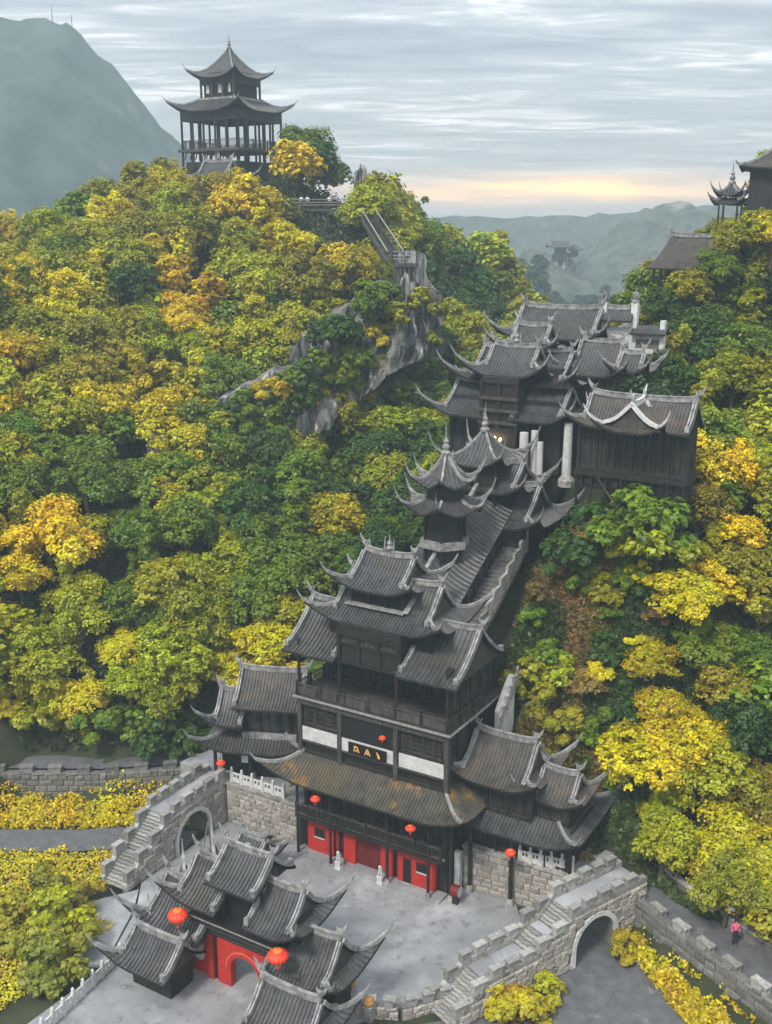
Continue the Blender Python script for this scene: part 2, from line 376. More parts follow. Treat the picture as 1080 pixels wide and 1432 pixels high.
def poly_roof(T, c, n, rad, H, L, Dm=None, tile=None, name='roof', horn=.8, rot0=0., spire=True, spacing=.3):
    tile = tile or T_GREY; ap = rad * math.cos(math.pi / n); Dm = Dm or ap; R = ap * .8; tn = math.tan(math.pi / n); f = MB(); ev = MB(); hips = []
    def P(k, s, d, dz=0.):
        lm = (ap - d) * tn; b = (lm - abs(s)) * 1.0 + d
        l = L * max(0, 1 - d / R) ** 2 * max(0, 1 - b / R) ** 2; a = rot0 + 2 * math.pi * k / n
        r = ap - d + .4 * l; s2 = s * (1 + .4 * l / max(ap - d, .3)); h = H * fh(d / ap) + l + dz
        return (c[0] + r * math.cos(a) - s2 * math.sin(a), c[1] + r * math.sin(a) + s2 * math.cos(a), c[2] + h)
    for k in range(n):
        for mbb, dz, fl in ((f, 0., False), (ev, -.14, True)):
            rows = []
            for i in range(8):
                d = Dm * .999 * i / 7; lm = (ap - d) * tn; rows.append([P(k, -lm + 2 * lm * j / 8, d, dz) for j in range(9)])
            mbb.grid(rows, fl)
        lm = ap * tn; ev.grid([[P(k, -lm + 2 * lm * j / 8, 0, 0) for j in range(9)], [P(k, -lm + 2 * lm * j / 8, 0, -.14) for j in range(9)]])
        m_ = max(2, int(2 * lm / spacing))
        for i in range(m_ + 1):
            s = -lm + 2 * lm * i / m_; s = min(max(s, -lm + .06), lm - .06); D = min(Dm, ap - abs(s) / tn)
            if D < .2: continue
            base = len(f.v)
            for j in range(5):
                d = D * j / 4; f.v += [P(k, s - .07, d, .005), P(k, s, d, .09), P(k, s + .07, d, .005)]
            for j in range(4):
                q = base + j * 3
                for t in range(2): f.f.append((q + t, q + t + 1, q + t + 4, q + t + 3))
    ro = T.part(name, f, tile); T.part('eave_board', ev, WOOD, ro)
    for k in range(n):
        pts = [P(k, (ap - d) * tn, d) for d in [Dm * (1 - i / 8) for i in range(9)]]; tp = [1.] * 9
        q = Vector(pts[-1]); dr = q - Vector(c); dr.z = 0; dr.normalize()
        for i in range(1, 6): t = i / 5; pts.append(tuple(q + dr * (horn * .55 * t) + Vector((0, 0, horn * (.45 * t + .75 * t * t))))); tp.append(1 - .8 * t)
        T.part('hip_ridge', MB().sweep(pts, .17, .2, tp), RIDGE, ro)
    if spire:
        T.part('spire', MB().lathe((c[0], c[1], c[2] + H - .1), [(.34, 0), (.38, .2), (.2, .35), (.3, .6), (.16, .85), (.22, 1.0), (.08, 1.3), (.03, 2.0), (.01, 2.3)], 10), RIDGE, ro)
    return ro
# ------------------------------------------------------------------ timber storeys
def fmap(side, pos, o):
    """returns function (s, out, z)->frame point for a wall on side 'f' (faces -v at v=pos), 'r' (faces +u at u=pos), 'l', 'b'"""
    if side == 'f': return lambda s, q, z: (s, pos - q, z)
    if side == 'b': return lambda s, q, z: (s, pos + q, z)
    if side == 'r': return lambda s, q, z: (pos + q, s, z)
    return lambda s, q, z: (pos - q, s, z)
def bx(mb, m, a, b): mb.box(m(*a), m(*b)); return mb
def timber_wall(T, side, pos, s0, s1, z0, z1, n, kind='lattice', colw=.28, white=False, parent=None, sill=.0, colm=None):
    m = fmap(side, pos, 0); colm = colm or WOOD
    wl = T.part('wall', bx(MB(), m, (s0, -.3, z0), (s1, -.12, z1)), VOID if kind == 'open' else WOOD, parent)
    for i in range(n + 1):
        s = s0 + (s1 - s0) * i / n; T.part('column', bx(MB(), m, (s - colw / 2, -.15, z0), (s + colw / 2, .15, z1)), colm, parent)
    T.part('beam', bx(MB(), m, (s0, -.1, z1 - .28), (s1, .19, z1 - .03)), WOOD, parent)
    T.part('beam', bx(MB(), m, (s0, -.1, z0 + .02), (s1, .12, z0 + .2)), WOOD, parent)
    w = (s1 - s0) / n
    for i in range(n):
        a = s0 + w * i + colw / 2 + .02; b = s0 + w * (i + 1) - colw / 2 - .02; zz0 = z0 + .2; zz1 = z1 - .3
        if white:
            zw = z0 + .25 + (z1 - z0) * .06; T.part('white_panel', bx(MB(), m, (a, -.08, zw), (b, .03, zw + (z1 - z0) * .34)), WHITE, parent); zz0 = zw + (z1 - z0) * .34 + .05
        if kind in ('lattice', 'shutter'):
            k = max(2, int((b - a) / .75)); ww = (b - a) / k
            for j in range(k):
                x0 = a + ww * j + .03; x1 = a + ww * (j + 1) - .03
                fr = MB()
                for q in ((x0, x0 + .06), (x1 - .06, x1)): bx(fr, m, (q[0], -.1, zz0), (q[1], .02, zz1))
                for q in ((zz0, zz0 + .07), (zz1 - .07, zz1)): bx(fr, m, (x0 + .06, -.1, q[0]), (x1 - .06, .018, q[1]))
                if kind == 'lattice':
                    for t in range(1, 4): xx = x0 + (x1 - x0) * t / 4; bx(fr, m, (xx - .015, -.09, zz0 + .07), (xx + .015, .0, zz1 - .07))
                    for t in range(1, 4): zc = zz0 + (zz1 - zz0) * t / 4; bx(fr, m, (x0 + .06, -.088, zc - .015), (x1 - .06, -.003, zc + .015))
                wf = T.part('window', fr, WOOD2, parent)
                if not parent: T.part('pane', bx(MB(), m, (x0 + .06, -.118, zz0 + .07), (x1 - .06, -.1, zz1 - .07)), GLASS if (j + i) % 3 else VOID, wf)
def railing(T, side, pos, s0, s1, z, h=.9, n=None, m_=None, panel=True, parent=None):
    m = fmap(side, pos, 0); mb = MB(); n = n or max(1, round((s1 - s0) / 1.6)); m_ = m_ or WOOD
    bx(mb, m, (s0, -.05, z + h - .08), (s1, .05, z + h)); bx(mb, m, (s0, -.04, z + .1), (s1, .04, z + .16))
    k = int((s1 - s0) / .16)
    for i in range(k): s = s0 + (s1 - s0) * (i + .5) / k; bx(mb, m, (s - .018, -.02, z + .16), (s + .018, .02, z + h - .08))
    rl = T.part('railing', mb, WOOD2, parent)
    for i in range(n + 1): s = s0 + (s1 - s0) * i / n; T.part('railing_post', bx(MB(), m, (s - .07, -.07, z), (s + .07, .07, z + h + .12)), m_, parent)
    return rl
def column(T, u, v, z0, z1, r=.16, m=None, base=True, parent=None, name='column'):
    c = T.part(name, MB().tube([(u, v, z0), (u, v, z1)], [r, r * .92], 10), m or WOOD, parent, smooth=False)
    if base: T.part('column_base', MB().lathe((u, v, z0), [(r * 1.9, 0), (r * 1.9, .18), (r * 1.5, .4), (r * 1.2, .55), (0, .56)], 10), MERL, parent)
    return c
# ================================================================== COURTYARD GROUND
def poly_sheet(name, pts, z, m, th=.0):
    mb = MB(); mb.v = [(p[0], p[1], (p[2] if len(p) > 2 else z)) for p in pts]; mb.f = [tuple(range(len(pts)))]
    return struct(name, mb, m)
pl = MB().prism([(-13.4, -9.5), (-13.4, 1), (-6.4, 1), (-6.4, .4), (6.6, .4), (6.6, 2.0), (10.3, 2.2), (13.3, -2.0), (9.4, -10.3), (7.0, -13.5), (9.0, -30), (-9.5, -30), (-9.0, -17.5), (-11.5, -12)], -1.6, 0.0, 'z')
struct('courtyard', pl, PAVE)
struct('hall_step', MB().box((-6.2, -.95, .0), (6.0, .35, .16)), PAVE)
struct('paved_margin', MB().prism([(-15.9, -14.5), (-13.0, -10.2), (-11.6, -12.2), (-9.2, -17.3), (-10.5, -18)], -1.6, -.012, 'z'), PAVE)
# ================================================================== STONEWORK
STV = []
for k in range(10):
    r = random.Random(k); mb = MB(); j = lambda a: r.uniform(-a, a); q = .5; c = .13
    back = [(-q, .5, -q), (q, .5, -q), (q, .5, q), (-q, .5, q)]
    mid = [(x * (1 + j(.03)), -.25 + j(.08), zz * (1 + j(.06))) for x, _, zz in back]
    fr = [(x * (1 - 2 * c) + j(.05), -.5 + j(.12), zz * (1 - 2 * c) + j(.06)) for x, _, zz in back]
    mb.v = back + mid + fr
    for a in (0, 4):
        for i in range(4): n_ = (i + 1) % 4; mb.f.append((a + i, a + n_, a + 4 + n_, a + 4 + i))
    mb.f.append((8, 9, 10, 11)); STV.append((mesh('stone_%d' % k, mb, STONE), None))
    me2 = STV[-1][0].copy(); me2.materials[0] = STONED; STV[-1] = (STV[-1][0], me2)
def stone_face(parent, p0, dirs, length, height, rowh=.4, mean=.65, dark=False, depth=.22, topf=None, botf=None, hole=None, limit=290, rg=None):
    """stones as separate parts on a wall face; p0 local xy of the face start, dirs = angle of the wall run (local). The face looks to -normal."""
    rg = rg or random.Random(3); a = dirs; dx, dy = math.cos(a), math.sin(a); z = 0.; n = 0; row = 0; placed = []
    while z < height - .12:
        h = rowh * rg.uniform(.8, 1.2); h = min(h, height - z); s = -rg.uniform(0, .3) * mean; s = max(s, 0)
        while s < length - .1:
            w = mean * rg.uniform(.6, 1.5); w = min(w, length - s); c = s + w / 2; t = topf(c) if topf else height; b_ = botf(c) if botf else 0
            if z + h * .6 < t and z + h * .4 > b_ and not (hole and hole(c, z + h / 2)):
                hh = min(h, t - z); placed.append((c, z + hh / 2, w, hh))
            s += w
        z += h; row += 1
    if len(placed) > limit: placed = placed[:limit]
    for c, zz, w, h in placed:
        k = rg.randrange(10); o = link('stone', STV[k][1 if dark else 0], parent, (p0[0] + dx * c + dy * .0, p0[1] + dy * c, p0[2] + zz), a + (rg.uniform(-.03, .03)))
        o.scale = (w * .955, depth * rg.uniform(.85, 1.25), h * .94)
def stone_wall(name, label, cat, o, ang, length, height, thick=.5, rowh=.4, mean=.65, dark=False, cap=None, merl=False, group=None, topf=None, world=False, seed=3, mean_m=.75, both=False):
    T = Thing(name, label, cat, o, group, world=world, rz=(TH + ang if not world else ang))
    e = T.e
    def lp(mb): return mb
    c = MB(); n = 12
    if topf: c.prism([(length * i / n, topf(length * i / n)) for i in range(n + 1)] + [(length, -.8), (0, -.8)], .0, thick, 'y')
    else: c.box((0, 0, -.8), (length, thick, height))
    link('wall_core', mesh('wall_core', c, MORTAR), e)
    stone_face(e, (0, -.02, 0), 0, length, height, rowh, mean, dark, topf=topf, rg=random.Random(seed))
    if cap:
        link('coping', mesh('coping', MB().box((-.05, -.18, height), (length + .05, thick + .05, height + cap)), MERL), e)
    if merl:
        p = merl; k = int(length / p); r = random.Random(seed + 9)
        for i in range(k):
            s = p * (i + .25); z0 = (topf(s + p * .25) if topf else height) + (cap or 0) - .02; m_ = MB().box((0, -.08, 0), (p * .55 * r.uniform(.85, 1.12), .28, .5)); m_.box((-.05, -.13, .5), (p * .55 + .05, .33, .62))
            link('merlon', mesh('merlon', m_, MERL if not dark else STONED), e, (s, 0, z0), r.uniform(-.04, .04))
    return T
struct('paved_verge', MB().prism([(15.6, -1.2), (12.2, -9.8), (9.6, -12.4), (9.0, -30), (21, -30), (27, -14), (19.5, -4.4)], -1.0, -.06, 'z'), ASPH)
stone_wall('retaining_wall', 'pale rough stone retaining wall right of the red ground floor, below the white balustrade', 'stone wall', (6.4, 1.9, 0), 0.03, 8.3, 3.2, cap=.12, seed=5, mean=.75, rowh=.45)
stone_wall('retaining_wall', 'stained pale block wall left of the red ground floor with brown streaks, below the white railing', 'stone wall', (-13.3, .1, 0), 0.0, 6.9, 3.3, cap=.12, seed=8, mean=.6, rowh=.42)
# terraces behind the retaining walls
struct('terrace', MB().box((6.6, 2.3, 0), (15.8, 9, 3.3)), PAVE); struct('terrace', MB().box((-18.5, .6, 0), (-6.4, 10, 3.4)), PAVE)
# white balustrades
def balustrade(label, p0, p1, z, n, z1=None):
    z1 = z if z1 is None else z1
    T = Thing('balustrade', label, 'balustrade', (p0[0], p0[1], z)); L_ = math.dist(p0, p1); ang = math.atan2(p1[1] - p0[1], p1[0] - p0[0]); T.e.rotation_euler[2] = TH + ang
    sl = (z1 - z)
    for i in range(n + 1):
        s = L_ * i / n; link('baluster_post', mesh('baluster_post', MB().box((-.1, -.1, 0), (.1, .1, 1.0)).lathe((0, 0, 1.0), [(.07, 0), (.11, .08), (.10, .2), (.02, .3)], 6), WSTONE), T.e, (s, 0, sl * i / n))
    for i in range(n):
        a = L_ * i / n + .1; b = L_ * (i + 1) / n - .1; k = (b - a) / 4; m_ = MB().box((a, -.05, .72), (b, .05, .84)).box((a, -.045, .05), (b, .045, .42))
        for q in (a, (a + b) / 2 - k * .35, b - k * .7): m_.box((q, -.043, .42), (q + k * .7, .043, .72))
        o = link('balustrade_panel', mesh('balustrade_panel', m_, WSTONE), T.e, (0, 0, sl * (i + .5) / n))
    return T
balustrade('white carved stone balustrade on top of the wall to the right of the tower', (10.6, 2.05), (14.2, 2.6), 3.32, 5)
balustrade('white stone railing between the left stair and the tower, above the stained wall', (-13.0, .35), (-8.0, .35), 3.42, 5)
# ------------------------------------------------------------------ stair bridges
def stair_bridge(label, o, ang, W_, prof, side, arch, Lend, seed, outer_h=0.95):
    """prof: list of (s0, z0, s1, z1, nsteps or 0). side=+1: outer (seen) face at +offset; local x = run, local y = width"""
    T = Thing('stair_bridge', label, 'stair bridge', o); T.e.rotation_euler[2] = TH + ang; e = T.e
    def zt(s):
        for s0, z0, s1, z1, n in prof:
            if s <= s1: return z0 + (z1 - z0) * max(0, s - s0) / (s1 - s0)
        return prof[-1][3]
    for s0, z0, s1, z1, n in prof:
        if n:
            r = (s1 - s0) / n; h = (z1 - z0) / n
            me = mesh('step', MB().box((-.04, 0, -.05), (r + .06, W_, 0)), MERL); mr_ = mesh('riser', MB().box((.05, 0, -h - .04), (r + .05, W_, -.052)), RISER)
            for i in range(n): so = link('step', me, e, (s0 + r * i, 0, z0 + h * (i + 1))); link('riser', mr_, so)
        else: link('landing', mesh('landing', MB().box((s0, 0, min(z0, z1) - .25), (s1, W_, z1)), PAVE), e)
    ac, ar, asp = arch  # centre s, radius, springing z
    def hole(s, z): return abs(s - ac) < ar + .28 and (z < asp or (s - ac) ** 2 + (z - asp) ** 2 < (ar + .28) ** 2)
    # masonry body with a real tunnel: side walls built from strips around the arch
    body = MB(); N_ = 60; th = .35
    for y0, y1 in ((-th, 0), (W_, W_ + th)):
        for i in range(N_):
            a = Lend * i / N_; b = Lend * (i + 1) / N_; m_ = (a + b) / 2; lo = -.8
            if abs(m_ - ac) < ar: lo = asp + math.sqrt(max(0, ar * ar - (m_ - ac) ** 2))
            body.box((a, y0, lo), (b, y1, zt(m_) + .05))
    for i in range(N_):
        a = Lend * i / N_; b = Lend * (i + 1) / N_; m_ = (a + b) / 2
        if abs(m_ - ac) < ar: lo = asp + math.sqrt(max(0, ar * ar - (m_ - ac) ** 2))
        else: lo = -.8
        body.box((a, .0, lo), (b, W_, min(zt(a), zt(b)) - .3))
    link('wall_core', mesh('wall_core', body, MORTAR), e)
    # voussoir ring
    for y0, y1 in ((-th - .16, -th + .05), (W_ + th - .05, W_ + th + .16)):
        n = 17
        for i in range(n):
            t0 = math.pi * i / n; t1 = math.pi * (i + 1) / n - .012
            P_ = [(ac + rr * math.cos(t), asp + rr * math.sin(t)) for rr, t in ((ar, t0), (ar, t1), (ar + .32, t1), (ar + .32, t0))]
            link('arch_stone', mesh('arch_stone', MB().prism(P_, y0, y1, 'y'), WSTONE), e)
        for sg in (-1, 1):
            for k in range(3):
                x0 = ac + sg * ar; x1 = ac + sg * (ar + .32); zz0 = (asp) * k / 3; link('arch_stone', mesh('arch_stone', MB().box((x0, y0, zz0 + .01), (x1, y1, zz0 + asp / 3 - .01)), WSTONE), e)
    # stones on the seen outer face
    if side > 0: f0 = (Lend, W_ + th + .02, 0); d_ = math.pi; tf = lambda c: zt(Lend - c) + .1; hl = lambda c, z: hole(Lend - c, z)
    else: f0 = (0, -th - .02, 0); d_ = 0; tf = lambda c: zt(c) + .1; hl = hole
    stone_face(e, f0, d_, Lend, max(p[3] for p in prof) + .1, .42, .62, topf=tf, hole=hl, rg=random.Random(seed), limit=299)
    # parapets with merlons
    r = random.Random(seed + 1)
    for y0 in (-th, W_):
        par = MB(); s = 0.
        for i in range(N_):
            a = Lend * i / N_; b = Lend * (i + 1) / N_
            za, zb = zt(a), zt(b); par.prism([(a, za), (b, zb), (b, zb + .42), (a, za + .42)], y0 - .03, y0 + th + .03, 'y')
        link('parapet', mesh('parapet', par, MERL), e)
        s = .15
        while s < Lend - .8:
            w = .85 * r.uniform(.78, 1.15); z = zt(s + w / 2) + .38 - r.uniform(0, .12); sl_ = (zt(s + w) - zt(s)) * .0
            mb = MB().box((0, -.02, -.15), (w, th + .02, .55)).box((-.04, -.07, .55), (w + .04, th + .07, .66))
            link('merlon', mesh('merlon', mb, MERL), e, (s, y0, z), r.uniform(-.03, .03)); s += w + .42
    return T
aR = math.atan2(.916, .40)
# right bridge: origin is its inner foot, run along local x, width towards +u  (local y is to the left, so the width is mirrored with a negative offset)
def right_bridge():
    return stair_bridge('long pale stone stair on the right climbing in three flights over a dark archway', (10.4 + 1.85 * .916, -10.2 - 1.85 * .40, -.0), aR, 1.85,
        [(0, 0, 2.7, 1.8, 13), (2.7, 1.8, 6.6, 1.8, 0), (6.6, 1.8, 7.8, 2.55, 5), (7.8, 2.55, 8.7, 2.55, 0), (8.7, 2.55, 9.9, 3.5, 6), (9.9, 3.5, 16.2, 3.55, 0)], -1, (11.5, 1.75, 1.15), 16.2, 21)
right_bridge()
stair_bridge('steep battlemented stone stair at far left with an archway in its flank', (-13.9, -10.9, 0), math.pi / 2, 1.75,
    [(0, 0, 2.0, 1.45, 9), (2.0, 1.45, 2.5, 1.45, 0), (2.5, 1.45, 4.9, 3.2, 11), (4.9, 3.2, 11.6, 3.45, 0)], -1, (7.2, 1.75, .85), 11.8, 33)
# ground paving apron and low battlement at the right front of the courtyard
stone_wall('battlement', 'low crenellated wall closing the right front corner of the courtyard by the stair foot', 'battlement', (4.9, -13.6, -.9), math.radians(25), 4.6, 1.45, .35, seed=41, merl=1.15, mean=.6)
stone_wall('battlement', 'crenellated parapet along the right edge of the courtyard, inside the long stair', 'battlement', (9.3, -11.6, -.9), math.radians(52), 3.4, 1.5, .35, seed=43, merl=1.1, mean=.6)
def planter(u, v, label):
    T = Thing('stone_post', label, 'stone post', (u, v, 0)); T.part('post', MB().box((u - .25, v - .25, -.6), (u + .25, v + .25, .7)).box((u - .3, v - .3, .7), (u + .3, v + .3, .85)), MERL)
    T.part('orange_top', MB().lathe((u, v, .85), [(.3, 0), (.36, .2), (.25, .42), (0, .5)], 9), mat('ochre_lichen_%d' % int(u * 10), (.40, .20, .04), .9, (.25, .13, .05), 4))
planter(5.8, -11.8, 'stone post with ochre top beside the courtyard corner, left of its twin'); planter(7.6, -12.6, 'stone post with ochre top on the corner battlement, right of its twin')
# left front white balustrade running down-left
balustrade('white stone balustrade running down the lower left edge of the courtyard', (-8.6, -16.4), (-7.6, -24.5), 0.0, 9)
# ================================================================== MAIN GATE TOWER
T = Thing('gate_tower', 'tall dark timber tower with red ground floor and stacked grey roofs behind the courtyard', 'tower', (0, 0, 0)); MT = T
T.part('tower_core', MB().box((-5.7, .45, 0), (5.7, 9.0, 12.3)), WOOD)
for a, b in ((-5.6, -3.3), (-2.4, -1.4), (.75, 1.75), (2.15, 5.2)): T.part('red_wall', MB().box((a, 0, .02), (b, .3, 3.1)), RED)
for a, b in ((-3.3, -2.4), (1.75, 2.15)): T.part('recess', MB().box((a + .01, .2, .02), (b - .01, .42, 3.08)), VOID)
T.part('red_column', MB().box((-3.02, -.08, .02), (-2.82, .16, 3.1)), RED)
for a, b in ((-1.38, -.34), (-.32, .72)): d_ = T.part('door', MB().box((a, .25, .02), (b, .38, 3.05)), REDD)
def window_small(u, z, w, h, m=VOID):
    f = MB().box((u - w / 2 - .07, -.05, z - .07), (u - w / 2, .02, z + h + .07)).box((u + w / 2, -.05, z - .07), (u + w / 2 + .07, .02, z + h + .07)).box((u - w / 2, -.048, z + h), (u + w / 2, .02, z + h + .07)).box((u - w / 2, -.048, z - .07), (u + w / 2, .02, z))
    o = T.part('window', f, WOOD); T.part('pane', MB().box((u - w / 2, -.02, z), (u + w / 2, -.004, z + h)), m, o); T.part('sill', MB().box((u - w / 2 - .08, -.12, z - .14), (u + w / 2 + .08, -.02, z - .075)), WHITE, o)
window_small(-4.5, 1.5, .75, .55); window_small(4.15, 1.45, .75, .55); window_small(2.95, .25, .5, 1.75)
T.part('cornice', MB().sweep([(-6.1, -.55, 3.2), (-3, -.6, 3.12), (0, -.6, 3.05), (3, -.6, 3.12), (6.2, -.55, 3.22)], .12, .14), WOODL)
T.part('balcony_floor', MB().box((-6.1, -.9, 3.12), (6.1, .45, 3.32)), WOOD)
timber_wall(T, 'f', .3, -5.8, 5.8, 3.32, 6.7, 5, 'lattice')
railing(T, 'f', -.8, -6.0, 6.0, 3.32, .95, 6)
for u in (-5.95, -3.05, 1.75, 5.05, 6.5): column(T, u, -.75 if u < 6 else -.2, 0.0, 6.75, .12, base=(u > 0))
timber_wall(T, 'r', 5.7, .4, 9.0, 3.3, 6.7, 4, 'lattice'); T.part('side_wall', MB().box((5.7, .4, 0), (5.95, 8.8, 3.3)), WOOD)
roof(T, .05, 4.4, 6.62, 7.9, 6.45, 7.6, 'hh', Dm=2.15, L=1.15, R=3.2, tile=T_MOSS, sides='fb', name='skirt_roof')
# storey with the white panels and the sign
timber_wall(T, 'f', 0.05, -6.0, 6.0, 8.0, 12.3, 1, 'none')
for a, b in ((-6.0, -2.6), (2.1, 6.0)):
    T.part('white_panel', MB().box((a + .2, -.12, 9.15), (b - .2, -.02, 10.15)), WHITE); timber_wall(T, 'f', .1, a + .1, b - .1, 10.15, 12.1, 1, 'lattice', .2)
T.part('white_panel', MB().box((-2.4, -.12, 9.15), (1.95, -.02, 10.1)), WHITE)
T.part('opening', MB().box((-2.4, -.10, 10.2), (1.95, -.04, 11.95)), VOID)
for u in (-6.0, -2.55, 2.05, 6.0): T.part('column', MB().box((u - .16, -.2, 8.0), (u + .16, .1, 12.35)), WOOD2)
T.part('beam', MB().box((-6.1, -.24, 11.95), (6.1, .05, 12.4)), WOOD2); T.part('beam', MB().box((-6.1, -.17, 9.0), (6.1, .05, 9.14)), WOOD2)
sg = T.part('sign_board', MB().box((-1.75, -.26, 9.2), (1.35, -.14, 10.0)), mat('black_lacquer', (.012, .008, .007), .3), label='black sign board with three gilded characters')
for c0, strokes in ((-1.05, [((-.18, .0), (-.18, .42)), ((-.18, .42), (.05, .38)), ((.05, .40), (.20, .0)), ((-.05, .2), (.02, .05))]), (-.15, [((-.22, .0), (-.02, .44)), ((0, .44), (.22, .0)), ((-.1, .17), (.1, .17)), ((0, .17), (.03, .02))]), (.72, [((-.1, .44), (.02, .05)), ((.02, .3), (.14, .0)), ((-.02, .02), (.12, .0))])):
    st = MB()
    for (x0, z0), (x1, z1) in strokes:
        dx, dz = x1 - x0, z1 - z0; l_ = math.hypot(dx, dz); nx, nz_ = -dz / l_ * .035, dx / l_ * .035; x0 += c0; x1 += c0
        st.prism([(x0 + nx, 9.38 + z0 + nz_), (x1 + nx, 9.38 + z1 + nz_), (x1 - nx, 9.38 + z1 - nz_), (x0 - nx, 9.38 + z0 - nz_)], -.30, -.262, 'y')
    T.part('gilded_character', st, GOLD, sg)
timber_wall(T, 'r', 5.75, .1, 9.0, 8.0, 12.3, 5, 'lattice')
T.part('deck', MB().box((-6.3, -.35, 12.4), (6.35, 9.1, 12.6)), WOOD2); T.part('deck_edge', MB().sweep([(-6.35, -.42, 12.47), (6.42, -.42, 12.47)], .1, .13), WOODL); T.part('deck_edge', MB().sweep([(6.42, -.36, 12.47), (6.42, 9.1, 12.47)], .1, .13), WOODL)
for s0, s1 in ((-6.1, -2.6), (-2.6, 2.1), (2.1, 6.1)):
    k = 2
    for i in range(k):
        a = s0 + (s1 - s0) * i / k + .12; b = s0 + (s1 - s0) * (i + 1) / k - .12; T.part('railing_panel', MB().box((a, -.24, 12.68), (b, -.17, 13.3)), WOOD2)
railing(T, 'f', -.2, -6.1, 6.1, 12.6, .95, 6); railing(T, 'r', 6.2, -.2, 5.0, 12.6, .95, 3); railing(T, 'l', -6.15, -.2, 5.0, 12.6, .95, 3)
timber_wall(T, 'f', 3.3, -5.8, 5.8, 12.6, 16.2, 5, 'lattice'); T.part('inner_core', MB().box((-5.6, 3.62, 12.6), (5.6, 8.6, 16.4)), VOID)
for u in (-6.0, -2.55, 2.1, 6.0): column(T, u, -.1, 12.6, 16.9, .13, base=False)
for u in (-2.55, 2.1): T.part('bracket', MB().box((u - .12, -.3, 15.9), (u + .12, 1.0, 16.2)), WOOD2)
timber_wall(T, 'r', 6.05, .2, 6.0, 13.7, 17.0, 4, 'shutter')
# flanking gabled roofs and the projecting centre bay
roof(T, -4.7, 2.9, 16.15, 2.2, 3.85, 2.75, 'cc', L=0, name='flank_roof', spacing=.32)
roof(T, 4.75, 2.9, 16.2, 2.3, 3.85, 2.75, 'cc', L=0, name='flank_roof', spacing=.32)
T.part('centre_bay', MB().box((-2.45, -.2, 15.9), (2.4, 5.5, 18.7)), WOOD); timber_wall(T, 'f', -.2, -2.45, 2.4, 15.9, 18.5, 3, 'none'); timber_wall(T, 'f', -.25, -2.35, 2.3, 17.3, 18.3, 3, 'lattice', .12)
T.part('upper_core', MB().box((-4.2, 1.2, 16.2), (4.2, 5.4, 19.0)), WOOD)
roof(T, .1, 3.2, 18.75, 5.0, 3.1, 2.6, 'hh', dg=1.35, L=1.15, R=2.4, name='main_roof', horn=1.0)
T.part('top_core', MB().box((-2.5, 1.75, 19.2), (1.5, 4.9, 21.3)), VOID); timber_wall(T, 'f', 1.75, -2.6, 1.6, 19.45, 21.2, 3, 'open', .16); timber_wall(T, 'r', 1.5, 1.75, 4.9, 19.5, 21.2, 2, 'open', .16)
T.part('pale_flashing', MB().sweep([(-2.85, 1.4, 19.7), (1.85, 1.4, 19.7)], .5, .1), RIDGE); T.part('pale_flashing', MB().sweep([(1.95, 1.3, 19.75), (1.95, 3.2, 20.9)], .4, .1), RIDGE)
roof(T, -.5, 3.35, 21.05, 3.0, 2.55, 1.95, 'hh', dg=1.0, L=.95, R=2.0, name='top_roof', finial=True, horn=.95)
# ================================================================== WINGS
T = Thing('side_pavilion', 'low two-storey pavilion to the right of the tower with brown-grey roof and curled white tips', 'pavilion', (9, 3, 3.3))
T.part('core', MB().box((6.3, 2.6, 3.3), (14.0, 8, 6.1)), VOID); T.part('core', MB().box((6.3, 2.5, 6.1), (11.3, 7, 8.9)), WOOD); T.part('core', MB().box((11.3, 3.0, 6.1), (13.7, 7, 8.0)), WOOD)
timber_wall(T, 'f', 2.3, 6.3, 11.2, 6.3, 8.85, 3, 'lattice'); timber_wall(T, 'f', 2.9, 11.3, 13.6, 6.5, 7.95, 1, 'lattice'); timber_wall(T, 'f', 2.5, 6.4, 13.9, 3.35, 5.6, 4, 'lattice')
for u in (7.1, 10.2): column(T, u, 1.55, 0, 5.75, .15)
for u in (8.7, 12.3, 14.1): column(T, u, 2.35, 3.32, 5.75, .11, base=False)
T.part('white_pier', MB().box((6.05, 1.2, 0), (6.5, 1.6, 3.0)), WHITE)
roof(T, 10.0, 4.9, 5.55, 4.75, 4.0, 3.7, 'hh', Dm=1.75, L=1.25, R=2.6, name='skirt_roof', horn=1.1, tile=T_GREY)
roof(T, 8.55, 4.0, 8.75, 3.2, 2.8, 2.45, 'hh', dg=.95, L=1.25, R=2.2, name='main_roof', tile=T_BROWN, horn=1.1)
roof(T, 12.5, 4.4, 7.85, 1.95, 1.9, 1.6, 'hh', dg=.7, L=1.0, R=1.5, name='low_roof', tile=T_BROWN, horn=1.0)
# left pavilion is turned further towards the river
T = Thing('side_pavilion', 'small grey-roofed pavilion to the left of the tower with three dark window openings', 'pavilion', (-9.0, 75.5, 0), world=True, rz=math.radians(-9))
T.part('core', MB().box((-2.4, .3, 6.9), (2.3, 5, 10.0)), WOOD); T.part('core', MB().box((-4.0, .5, 3.4), (2.3, 5, 6.6)), VOID); T.part('core', MB().box((-4.0, .5, 6.6), (-2.4, 4, 8.5)), WOOD)
timber_wall(T, 'f', .1, -2.4, 2.3, 7.0, 9.9, 3, 'shutter')
T.part('pale_flashing', MB().box((-2.1, -.25, 6.98), (2.2, -.02, 7.5)), RIDGE)
roof(T, .1, 1.6, 9.85, 2.75, 2.7, 2.1, 'cc', L=0, name='main_roof', tile=T_BROWN)
roof(T, -3.3, 1.2, 8.35, 1.5, 2.4, 1.9, 'hc', dg=.8, L=1.1, R=1.5, name='low_roof')
roof(T, -1.2, 2.4, 6.35, 4.1, 3.9, 3.4, 'hh', Dm=1.7, L=1.15, R=2.6, name='skirt_roof', horn=1.0)
